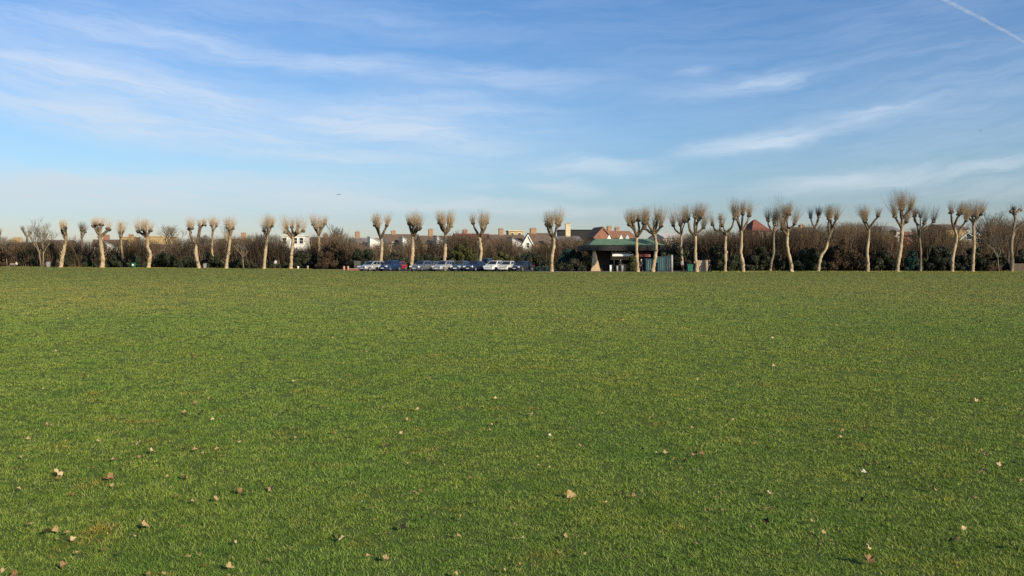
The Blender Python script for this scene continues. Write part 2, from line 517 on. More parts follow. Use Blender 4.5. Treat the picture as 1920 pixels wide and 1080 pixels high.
# balance of the sky against height above the horizon
bal = ramp(nt, Z, [(0.0, (0.63, 0.58, 0.645)), (0.05, (0.54, 0.595, 0.73)), (0.1, (0.57, 0.685, 0.815)), (0.157, (0.575, 0.725, 0.90)), (0.3, (0.48, 0.71, 0.96)), (0.36, (0.50, 0.70, 0.92)), (0.6, (0.66, 0.68, 0.72))])
skyc = mixc(nt, 1.0, sky.outputs[0], bal, 'MULTIPLY')
cloudc = ramp(nt, mathn(nt, 'MULTIPLY', Z, 3.0), [(0.0, (4.4, 4.6, 4.45)), (0.35, (4.3, 5.1, 5.9)), (1.0, (4.1, 5.0, 6.9))])
fin = mixc(nt, cl, skyc, cloudc)
nt.links.new(fin, bg.inputs['Color'])
bg.inputs['Strength'].default_value = SKY_K

vs = scn.view_settings
vs.view_transform = 'Standard'
vs.look = 'None'
vs.exposure = 0.55
vs.gamma = 1.0
scn.render.film_transparent = False
try:
    scn.cycles.max_bounces = 6
    scn.cycles.diffuse_bounces = 3
    scn.cycles.transparent_max_bounces = 8
    scn.cycles.use_denoising = False
except Exception:
    pass


# ------------------------------------------------------------------ ground
def sheet(name, pts, z, mat, kind='structure', n=1):
    me = bpy.data.meshes.new(name)
    me.from_pydata([(p[0], p[1], z) for p in pts], [], [tuple(range(len(pts)))])
    me.materials.append(mat)
    o = bpy.data.objects.new(name, me)
    COL.objects.link(o)
    o['kind'] = kind
    return o


def turf_mat():
    m, nt, b = new_mat('turf')
    v = nt.nodes.new('ShaderNodeNewGeometry').outputs['Position']
    f1 = noise_node(nt, v, 9.0, 6, 0.7)
    f2 = noise_node(nt, v, 0.35, 4)
    f3 = noise_node(nt, v, 45.0, 3, 0.7)
    k = mathn(nt, 'MULTIPLY_ADD', f3, 0.5, mathn(nt, 'MULTIPLY', f1, 0.5))
    c = ramp(nt, k, [(0.3, (0.030, 0.052, 0.010)), (0.5, (0.085, 0.14, 0.028)), (0.72, (0.16, 0.21, 0.05))])
    c = mixc(nt, mathn(nt, 'MULTIPLY', f2, 0.5), c, (0.085, 0.085, 0.035))
    nt.links.new(c, b.inputs['Base Color'])
    b.inputs['Roughness'].default_value = 0.95
    b.inputs['Specular IOR Level'].default_value = 0.1
    bn = nt.nodes.new('ShaderNodeBump')
    bn.inputs['Strength'].default_value = 0.8
    bn.inputs['Distance'].default_value = 0.04
    nt.links.new(k, bn.inputs['Height'])
    nt.links.new(bn.outputs[0], b.inputs['Normal'])
    return m


sheet('grass_field', [(-6000, -300), (6000, -300), (6000, 9000), (-6000, 9000)], 0.0, turf_mat())
gp = lambda px, d: ((px - 960) / F * d, d)
sheet('car_park', [gp(672, 120.5), gp(1010, 116.8), gp(1325, 115.2), gp(1335, 138), gp(660, 141)], 0.004, M['asphalt'])
sheet('path', [gp(985, 115.0), gp(1100, 113.6), gp(1225, 113.2), gp(1330, 113.6), gp(1325, 115.2), gp(1010, 116.8)], 0.008, M['gravel'])
sheet('dirt_track', [gp(590, 142), gp(640, 133), gp(676, 123), gp(678, 129), gp(650, 140), gp(600, 147)], 0.006, M['dirt'])

# grass blades: one mass of small tapered blades, fewer and broader with distance so the turf stays closed
rng = np.random.default_rng(11)
NT = 200000
lo, hi = math.log(3.3), math.log(196)
d = np.exp(rng.uniform(lo, hi, NT))
x = rng.uniform(-1, 1, NT) * (0.68 * d + 1.0)
pxs = 960 + F * x / d
row = np.interp(pxs, [a for a, _ in ROW], [b for _, b in ROW])
keep = (d < row + 7) & ~((pxs > 655) & (pxs < 1340) & (d > 113.0) & (d > np.interp(pxs, [655, 672, 985, 1100, 1225, 1340], [126, 119.8, 114.6, 113.2, 112.9, 113.3]))) & ~((pxs > 586) & (pxs <= 680) & (d > np.interp(pxs, [586, 640, 680], [142, 132.5, 121])))
d, x = d[keep], x[keep]
NB = 8
wd = 0.00135 * d ** 0.84
n = len(d)
D = np.repeat(d, NB); XX = np.repeat(x, NB); W = np.repeat(wd, NB)
Nn = n * NB
ang = rng.uniform(0, 2 * np.pi, Nn)
spread = np.abs(rng.normal(0, 1, Nn)) * (0.010 + 2.2 * W * (1 + np.repeat(d, NB) / 15))
bx = XX + np.cos(ang) * spread
by = D + np.sin(ang) * spread
tuft_h = np.repeat(rng.uniform(0.6, 1.15, n), NB)
# swards of slightly longer and shorter grass
sw = np.sin(bx * 1.9 + 1.3 * np.sin(by * 1.1)) * np.sin(by * 1.4 + 1.7 * np.sin(bx * 0.8 + 2))
h = (0.0195 * tuft_h * (1 + 0.16 * sw)) * rng.uniform(0.6, 1.1, Nn) * (1 + 0.22 * np.log(D / 4))
la = ang + rng.normal(0, 0.7, Nn)
ll = h * rng.uniform(0.4, 2.5, Nn)
tx, ty = bx + np.cos(la) * ll, by + np.sin(la) * ll
pa = la + np.pi / 2 + rng.normal(0, 0.5, Nn)
wx, wy = np.cos(pa) * W * 0.62, np.sin(pa) * W * 0.62
NV = 60000
vpx = rng.uniform(-80, 1990, NV)
vr = np.interp(vpx, [a for a, _ in ROW], [b for _, b in ROW]) + rng.normal(1.5, 2.2, NV)
okv = ~((vpx > 585) & (vpx < 1335)) & (np.sin(vpx * 0.05) + np.sin(vpx * 0.023 + 1) + rng.normal(0, .7, NV) > -0.2)
vpx, vr = vpx[okv], vr[okv]
vx = (vpx - 960) / F * vr
nv_ = len(vx)
bx = np.concatenate([bx, vx]); by = np.concatenate([by, vr]); D = np.concatenate([D, vr])
h = np.concatenate([h, rng.uniform(.05, .20, nv_) * rng.uniform(.5, 1, nv_)])
va = rng.uniform(0, 6.28, nv_)
tx = np.concatenate([tx, vx + np.cos(va) * .06]); ty = np.concatenate([ty, vr + np.sin(va) * .06])
wx = np.concatenate([wx, np.cos(va + 1.6) * .028]); wy = np.concatenate([wy, np.sin(va + 1.6) * .028])
Nn = len(bx)
co = np.empty((Nn, 3, 3), dtype=np.float32)
co[:, 0] = np.stack([bx - wx, by - wy, np.full(Nn, -0.004)], 1)
co[:, 1] = np.stack([bx + wx, by + wy, np.full(Nn, -0.004)], 1)
co[:, 2] = np.stack([tx, ty, h], 1)
me = bpy.data.meshes.new('grass')
me.vertices.add(Nn * 3)
me.vertices.foreach_set('co', co.ravel())
me.loops.add(Nn * 3)
me.loops.foreach_set('vertex_index', np.arange(Nn * 3, dtype=np.int32))
me.polygons.add(Nn)
me.polygons.foreach_set('loop_start', np.arange(0, Nn * 3, 3, dtype=np.int32))
fall = 1.0 / (1 + D / 13)
rv = np.clip(0.48 + (np.concatenate([np.repeat(rng.normal(0, 0.19, n), NB), rng.normal(0, .5, nv_)]) + rng.normal(0, 0.14, Nn)) * fall, 0, 1)
dead = rng.random(Nn) < 0.02 * fall
rv[dead] = 1.0
a_ = me.attributes.new('rnd', 'FLOAT', 'POINT')
a_.data.foreach_set('value', np.repeat(rv, 3).astype(np.float32))
a_ = me.attributes.new('soft', 'FLOAT', 'POINT')
a_.data.foreach_set('value', np.repeat(np.clip(0.20 + 0.15 * np.log(D / 5), 0.2, 0.68), 3).astype(np.float32))
a_ = me.attributes.new('near', 'FLOAT', 'POINT')
a_.data.foreach_set('value', np.repeat(np.clip(1.35 - D / 22, 0.12, 1), 3).astype(np.float32))
me.update(calc_edges=True)
me.validate()
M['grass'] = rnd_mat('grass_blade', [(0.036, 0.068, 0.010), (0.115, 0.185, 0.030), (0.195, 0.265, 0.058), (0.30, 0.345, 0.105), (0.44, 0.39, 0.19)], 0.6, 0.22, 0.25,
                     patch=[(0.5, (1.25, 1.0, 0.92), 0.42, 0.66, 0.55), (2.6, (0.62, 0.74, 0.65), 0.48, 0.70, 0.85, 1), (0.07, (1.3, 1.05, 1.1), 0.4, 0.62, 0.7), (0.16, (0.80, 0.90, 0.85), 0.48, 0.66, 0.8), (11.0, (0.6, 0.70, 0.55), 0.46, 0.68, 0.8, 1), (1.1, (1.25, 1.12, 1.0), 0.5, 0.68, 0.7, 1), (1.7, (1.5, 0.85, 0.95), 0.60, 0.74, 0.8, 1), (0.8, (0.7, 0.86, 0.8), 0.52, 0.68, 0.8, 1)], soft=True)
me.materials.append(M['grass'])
go = bpy.data.objects.new('grass', me)
COL.objects.link(go)
tag(go, 'short mown green grass covering the wide playing field', 'grass', kind='stuff')


# ------------------------------------------------------------------ fallen leaves
def leaf_mesh(name, seed, mat):
    rn = random.Random(seed)
    k = rn.choice((3, 5, 5))
    nseg = 30
    vs = [(0, 0, 0)]
    curl = rn.uniform(0.5, 1.5)
    ax = rn.uniform(0, math.pi)
    fold = rn.uniform(-0.2, 0.5)
    for ring in (0.5, 1.0):
        for i in range(nseg):
            an = 2 * math.pi * i / nseg
            r = 0.62 + 0.38 * abs(math.cos(k * an / 2)) ** 1.5 if ring == 1.0 else 0.7
            r *= ring * (1 + 0.10 * rn.uniform(-1, 1) * (ring == 1.0)) * 0.5
            x_, y_ = r * math.cos(an), r * math.sin(an) * 0.85
            q = x_ * math.cos(ax) + y_ * math.sin(ax)
            z_ = curl * q * q * 1.6 + fold * abs(y_) * 0.8 + 0.05 * math.sin(5 * an + seed) * ring
            vs.append((x_, y_, z_))
    fs = [(0, 1 + i, 1 + (i + 1) % nseg) for i in range(nseg)]
    fs += [(1 + i, 1 + nseg + i, 1 + nseg + (i + 1) % nseg, 1 + (i + 1) % nseg) for i in range(nseg)]
    mb = MB(); mb.add(vs, fs)
    mb.tube([(0, 0, 0.0), (-0.35, 0.02, 0.03), (-0.75, 0.08, 0.10)], [0.018, 0.014, 0.012], 4)
    me = bpy.data.meshes.new(name)
    me.from_pydata(mb.v, [], mb.f)
    me.materials.append(mat)
    return me


TINT = {
    'pale': ('pale straw', [(0.36, 0.27, 0.15), (0.50, 0.39, 0.235)]),
    'tan': ('tan', [(0.26, 0.185, 0.085), (0.40, 0.30, 0.15)]),
    'rust': ('rusty brown', [(0.15, 0.09, 0.04), (0.26, 0.165, 0.075)]),
    'dark': ('dark brown', [(0.022, 0.018, 0.010), (0.07, 0.052, 0.028)]),
    'white': ('whitish', [(0.46, 0.43, 0.34), (0.58, 0.54, 0.45)]),
}
LEAF = {}
for t, (nm, cc) in TINT.items():
    mt = noisy(nm.replace(' ', '_') + '_leaf', cc, 9.0, 0.75)
    LEAF[t] = [leaf_mesh('fallen_leaf', hash_ + 13 * i, mt) for i, hash_ in enumerate([5, 9, 17, 23])]
leaves = [
    (90, 797, 12, 'pale'), (53, 822, 6, 'tan'), (42, 856, 8, 'tan'), (214, 861, 12, 'tan'), (261, 856, 7, 'rust'), (286, 846, 12, 'pale'), (185, 826, 6, 'pale'), (260, 830, 9, 'pale'),
    (205, 897, 17, 'rust'), (211, 909, 8, 'tan'), (132, 927, 12, 'rust'), (133, 946, 7, 'tan'), (314, 894, 8, 'tan'), (346, 894, 12, 'rust'), (330, 931, 9, 'tan'),
    (362, 939, 9, 'tan'), (404, 935, 10, 'tan'), (450, 828, 6, 'pale'), (448, 920, 14, 'rust'), (465, 924, 10, 'rust'), (273, 985, 16, 'tan'), (339, 987, 8, 'rust'), (250, 1003, 10, 'pale'),
    (53, 983, 12, 'tan'), (88, 996, 16, 'dark'), (105, 993, 12, 'tan'), (126, 999, 10, 'tan'), (108, 1011, 8, 'pale'), (136, 1010, 9, 'pale'), (194, 1030, 10, 'rust'), (207, 1048, 10, 'tan'),
    (119, 1059, 12, 'rust'), (225, 1038, 9, 'dark'), (430, 1063, 14, 'tan'), (385, 1060, 12, 'rust'), (350, 1042, 10, 'tan'), (372, 1040, 9, 'tan'), (4, 1073, 14, 'pale'), (28, 1077, 14, 'rust'),
    (278, 1077, 10, 'rust'), (305, 1075, 10, 'tan'), (441, 1016, 7, 'pale'), (361, 667, 12, 'tan'), (510, 916, 16, 'tan'), (625, 810, 10, 'rust'), (762, 788, 9, 'tan'),
    (752, 811, 7, 'pale'), (929, 747, 8, 'pale'), (625, 1007, 15, 'dark'), (880, 896, 10, 'rust'), (891, 940, 11, 'dark'), (862, 970, 11, 'tan'), (859, 1003, 12, 'tan'),
    (698, 952, 9, 'rust'), (722, 1045, 15, 'tan'), (690, 1042, 9, 'tan'), (507, 1050, 9, 'tan'), (432, 1078, 10, 'tan'), (856, 1076, 12, 'tan'), (357, 1043, 8, 'tan'), (679, 940, 5, 'white'), (504, 1032, 5, 'white'),
    (1137, 942, 8, 'pale'), (1169, 925, 10, 'dark'), (1188, 931, 12, 'rust'), (1009, 951, 10, 'rust'), (1089, 838, 12, 'tan'), (1130, 775, 6, 'tan'), (1031, 815, 6, 'white'), (1291, 766, 5, 'white'),
    (1322, 785, 6, 'pale'), (1375, 787, 7, 'tan'), (1298, 802, 7, 'tan'), (1341, 911, 8, 'tan'), (1342, 933, 9, 'tan'), (1325, 956, 12, 'rust'), (1357, 957, 12, 'tan'),
    (1442, 954, 12, 'rust'), (1411, 988, 12, 'tan'), (1523, 977, 8, 'tan'), (1518, 999, 8, 'tan'), (1309, 1017, 9, 'tan'), (1567, 1016, 9, 'tan'), (1627, 1025, 12, 'pale'),
    (1615, 854, 8, 'rust'), (1620, 885, 10, 'white'), (1619, 936, 12, 'dark'), (1663, 932, 8, 'dark'), (1749, 916, 13, 'tan'), (1825, 933, 11, 'pale'), (1842, 883, 12, 'tan'), (1913, 901, 10, 'pale'),
    (1807, 990, 10, 'pale'), (1793, 1010, 12, 'tan'), (1783, 1014, 12, 'dark'), (1830, 751, 8, 'pale'), (1576, 818, 6, 'pale'), (1556, 805, 5, 'white'), (1459, 644, 7, 'pale'), (1567, 679, 7, 'pale'), (1054, 523, 8, 'white'),
    (1640, 720, 6, 'tan'), (1700, 700, 6, 'tan'), (1755, 873, 7, 'tan'), (1895, 1022, 12, 'rust'), (1905, 1030, 10, 'dark'), (1013, 928, 7, 'dark'), (970, 985, 6, 'tan'), (965, 982, 6, 'pale'), (1060, 1005, 10, 'tan'), (1075, 1002, 8, 'rust'), (945, 1068, 10, 'pale'), (1095, 1040, 10, 'tan'), (1690, 640, 6, 'tan'), (560, 770, 8, 'rust'), (600, 760, 7, 'rust'), (640, 765, 7, 'tan')]
for i in range(62):
    leaves.append((random.uniform(10, 1910), 560 + 330 * random.random() ** 0.8, random.uniform(4, 7), random.choice(['pale', 'tan', 'tan', 'rust'])))
for i in range(24):      # loose drifts of two to six bits
    lx, ly = random.uniform(20, 1900), 760 + 310 * random.random()
    for k in range(random.randint(2, 6)):
        leaves.append((lx + random.gauss(0, 26), min(1079, ly + random.gauss(0, 12)), random.uniform(5, 10), random.choice(['tan', 'rust', 'rust', 'dark', 'dark', 'tan', 'pale'])))
special = {
    (107, 887, 17, 'pale'): 'large pale straw coloured leaf lying alone, biggest in the left of the grass',
    (1070, 928, 19, 'tan'): 'long tan leaf lying alone on grass right of centre, beside two small dark ones',
    (641, 1009, 17, 'pale'): 'pale pinkish curled leaf touching a dark brown leaf near the bottom middle',
    (754, 988, 17, 'dark'): 'dark brown leaf lying flat in the grass right of the pale pinkish curled leaf',
    (1440, 924, 15, 'pale'): 'bright pale tan leaf standing on edge above two rusty leaves in right half',
    (1625, 871, 15, 'pale'): 'bright pale leaf in the middle of a loose chain of three at the right',
    (1628, 1050, 26, 'rust'): 'biggest rusty brown crumpled leaf at the bottom of the grass, right side',
    (1437, 977, 13, 'dark'): 'dark reddish curled leaf just below the rusty leaf in the right half',
}


def put_leaf(px, py, size, t, label, group):
    p = onground(px, py, 0.031)
    o = bpy.data.objects.new('fallen_leaf', random.choice(LEAF[t]))
    COL.objects.link(o)
    dist = math.hypot(p.x, p.y)
    s_ = min(0.15, size / F * dist * (1.12 if 'dry' not in label else 1.12))
    o.location = p
    o.scale = (s_, s_, s_)
    o.rotation_euler = (R(random.uniform(5, 55)), R(random.uniform(-35, 35)), random.uniform(0, 6.28))
    tag(o, label, 'leaf', group)


for px, py, sz, t in leaves:
    put_leaf(px, py, sz, t, f'small {TINT[t][0]} dry leaf fallen on the mown grass', 'dry leaves fallen on the grass')
for (px, py, sz, t), lab in special.items():
    put_leaf(px, py, sz, t, lab, 'dry leaves fallen on the grass')


# ------------------------------------------------------------------ pollarded trees
CROP = {1: (0, 370, 6.75), 2: (220, 370, 6.75), 3: (440, 370, 6.75), 4: (660, 370, 6.75), 5: (860, 370, 6.75), 6: (1080, 370, 6.75), 7: (1300, 360, 6.0), 8: (1600, 340, 5.684)}


def smooth_path(pts, rads, sub=4, jit=0.0, rn=random):
    out, ro = [], []
    n_ = len(pts)
    for i in range(n_ - 1):
        p0, p1, p2, p3 = pts[max(i - 1, 0)], pts[i], pts[i + 1], pts[min(i + 2, n_ - 1)]
        for k in range(sub):
            t = k / sub
            q = 0.5 * ((2 * p1) + (p2 - p0) * t + (2 * p0 - 5 * p1 + 4 * p2 - p3) * t * t + (-p0 + 3 * p1 - 3 * p2 + p3) * t ** 3)
            if jit and (i or k): q = q + Vector((rn.uniform(-jit, jit), rn.uniform(-jit, jit), 0))
            out.append(q)
            ro.append(rads[i] * (1 - t) + rads[i + 1] * t)
    out.append(pts[-1]); ro.append(rads[-1])
    return out, ro


def pollard(crop, label, wpx, trunk, limbs, topy, d=None, dark=False, ntw=60, hair=0, thin=1.0, seed=1):
    rn = random.Random(seed * 101 + 3)
    ox, oy, sc = CROP[crop]
    cv = lambda q: (ox + q[0] / sc, oy + q[1] / sc)
    trunk = [cv(q) for q in trunk]
    limbs = [[cv(q) for q in l] for l in limbs]
    topy = oy + topy / sc
    bx_ = trunk[0][0]
    dd = d if d else drow(bx_)
    base = ground(bx_, dd)
    base.x = at(trunk[0][0], trunk[0][1], dd).x
    root = empty('pollarded_tree', base)
    tag(root, label, 'tree', 'pollarded trees along the far edge of the field')
    mpp = dd / F
    r0 = wpx * mpp / 2
    mb = MB(); mb.smooth = True
    tw = MB()
    tp = [at(x_, y_, dd) - base for x_, y_ in trunk]
    tp[0].z = -0.1
    nT = len(tp)
    dep = rn.uniform(-0.25, 0.25)
    for i, q in enumerate(tp):
        q.y += dep * i / nT
    # root flare
    tp.insert(1, tp[0].lerp(tp[1], min(0.5, 0.5 / max(tp[1].z, 0.6))))
    rads = [r0 * 1.25] + [r0 * (1.0 - 0.30 * i / max(1, nT - 1)) for i in range(nT)]
    pts, ro = smooth_path(tp, rads, 4, r0 * 0.10, rn)
    ro = [r * (1 + 0.17 * rn.uniform(-1, 1)) for r in ro]
    mb.tube(pts, ro, 10)
    for k in range(rn.randint(2, 5)):
        i = rn.randrange(2, len(pts) - 1); a = rn.uniform(0, 6.28)
        mb.blob(pts[i] + Vector((math.cos(a), math.sin(a), 0)) * ro[i] * .75, ro[i] * rn.uniform(.4, .75), rn.random() * 40, (1, 1, 1.3), .6)
    top = pts[-1]
    ends = []
    for li, l in enumerate(limbs):
        lp = [at(x_, y_, dd) - base for x_, y_ in l]
        off = rn.uniform(-0.9, 0.9)
        n_ = len(lp)
        for i, q in enumerate(lp):
            q.y += dep + off * i / max(1, n_ - 1)
        ra = r0 * 0.80 * thin
        lr = [ra * (1 - 0.38 * i / max(1, n_ - 1)) for i in range(n_)]
        pp, rr = smooth_path(lp, lr, 4, ra * 0.15, rn)
        lm = MB(); lm.smooth = True
        lm.tube(pp, rr, 7)
        ends.append((pp[-1], (pp[-1] - pp[-3]).normalized(), lr[-1], lm))
    # one more knuckle towards or away from the viewer gives the head its depth
    if ends:
        e, dr, rr_, _ = ends[rn.randrange(len(ends))]
        s0 = top
        q = Vector((s0.x * 0.5 + e.x * 0.5 + rn.uniform(-.2, .2), s0.y + rn.choice((-1, 1)) * rn.uniform(.6, 1.1), e.z - rn.uniform(0.0, 0.35)))
        pp, rr = smooth_path([s0 - Vector((0, 0, .5)), (s0 + q) / 2 - Vector((0, 0, .1)), q], [r0 * .55, r0 * .45, r0 * .35], 4, 0.02, rn)
        lm = MB(); lm.smooth = True
        lm.tube(pp, rr, 7)
        ends.append((q, (q - s0).normalized(), r0 * .35, lm))
    topz = zof(topy, dd)
    for e, dr, rr_, lm in ends:
        kr = max(0.22, rr_ * 1.9)
        lm.blob(e, kr, rn.random() * 50, (1.25, 1.25, 0.85), 0.8)
        for k in range(3):
            o_ = Vector((rn.uniform(-1, 1), rn.uniform(-1, 1), rn.uniform(-0.3, 0.6))) * kr * 0.95
            lm.blob(e + o_, kr * rn.uniform(0.45, 0.75), rn.random() * 50, rough=0.7, nu=6, nv=5)
        lm.build('limb', M['bark_dark' if dark else 'bark_limb'], root)
        L = max(0.55, topz - e.z) * rn.uniform(.78, 1.08)
        for k in range(int(ntw * rn.uniform(1.5, 2.6))):
            a = rn.uniform(0, 2 * math.pi)
            sp_ = abs(rn.gauss(0, 0.40))
            v = Vector((math.cos(a) * sp_, math.sin(a) * sp_, 1.0)) + Vector((dr.x, dr.y, 0)) * 0.25
            ll_ = L * (1.22 - 0.85 * rn.random())
            v.normalize()
            st = e + Vector((math.cos(a), math.sin(a), 0)) * kr * rn.uniform(0, 1.15) + Vector((0, 0, kr * rn.uniform(0.2, 0.75)))
            bend = Vector((rn.uniform(-.1, .1), rn.uniform(-.1, .1), 0.12)) * ll_
            r_ = rn.uniform(0.0055, 0.0095)
            m1 = st + v * ll_ * 0.5 - bend * 0.25
            tw.tube([st, m1, st + v * ll_ + bend * 0.3], [r_, r_ * 0.75, r_ * 0.3], 3, False, rn.random())
    if hair:
        for k in range(hair):
            i = rn.randrange(int(len(pts) * 0.35), len(pts))
            a = rn.uniform(0, 2 * math.pi)
            v = Vector((math.cos(a) * 0.7, math.sin(a) * 0.7, rn.uniform(0.4, 1.2))).normalized()
            st = pts[i] + Vector((math.cos(a), math.sin(a), 0)) * ro[i] * 0.8
            ll_ = rn.uniform(0.3, 0.95)
            r_ = rn.uniform(0.008, 0.013)
            tw.tube([st, st + v * ll_ * 0.5, st + v * ll_ + Vector((0, 0, 0.15 * ll_))], [r_, r_ * .8, r_ * .35], 3, False, rn.random())
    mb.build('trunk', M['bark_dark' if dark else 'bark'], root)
    tw.build('crown', M['twig_grey' if dark else 'twig'], root)
    return root


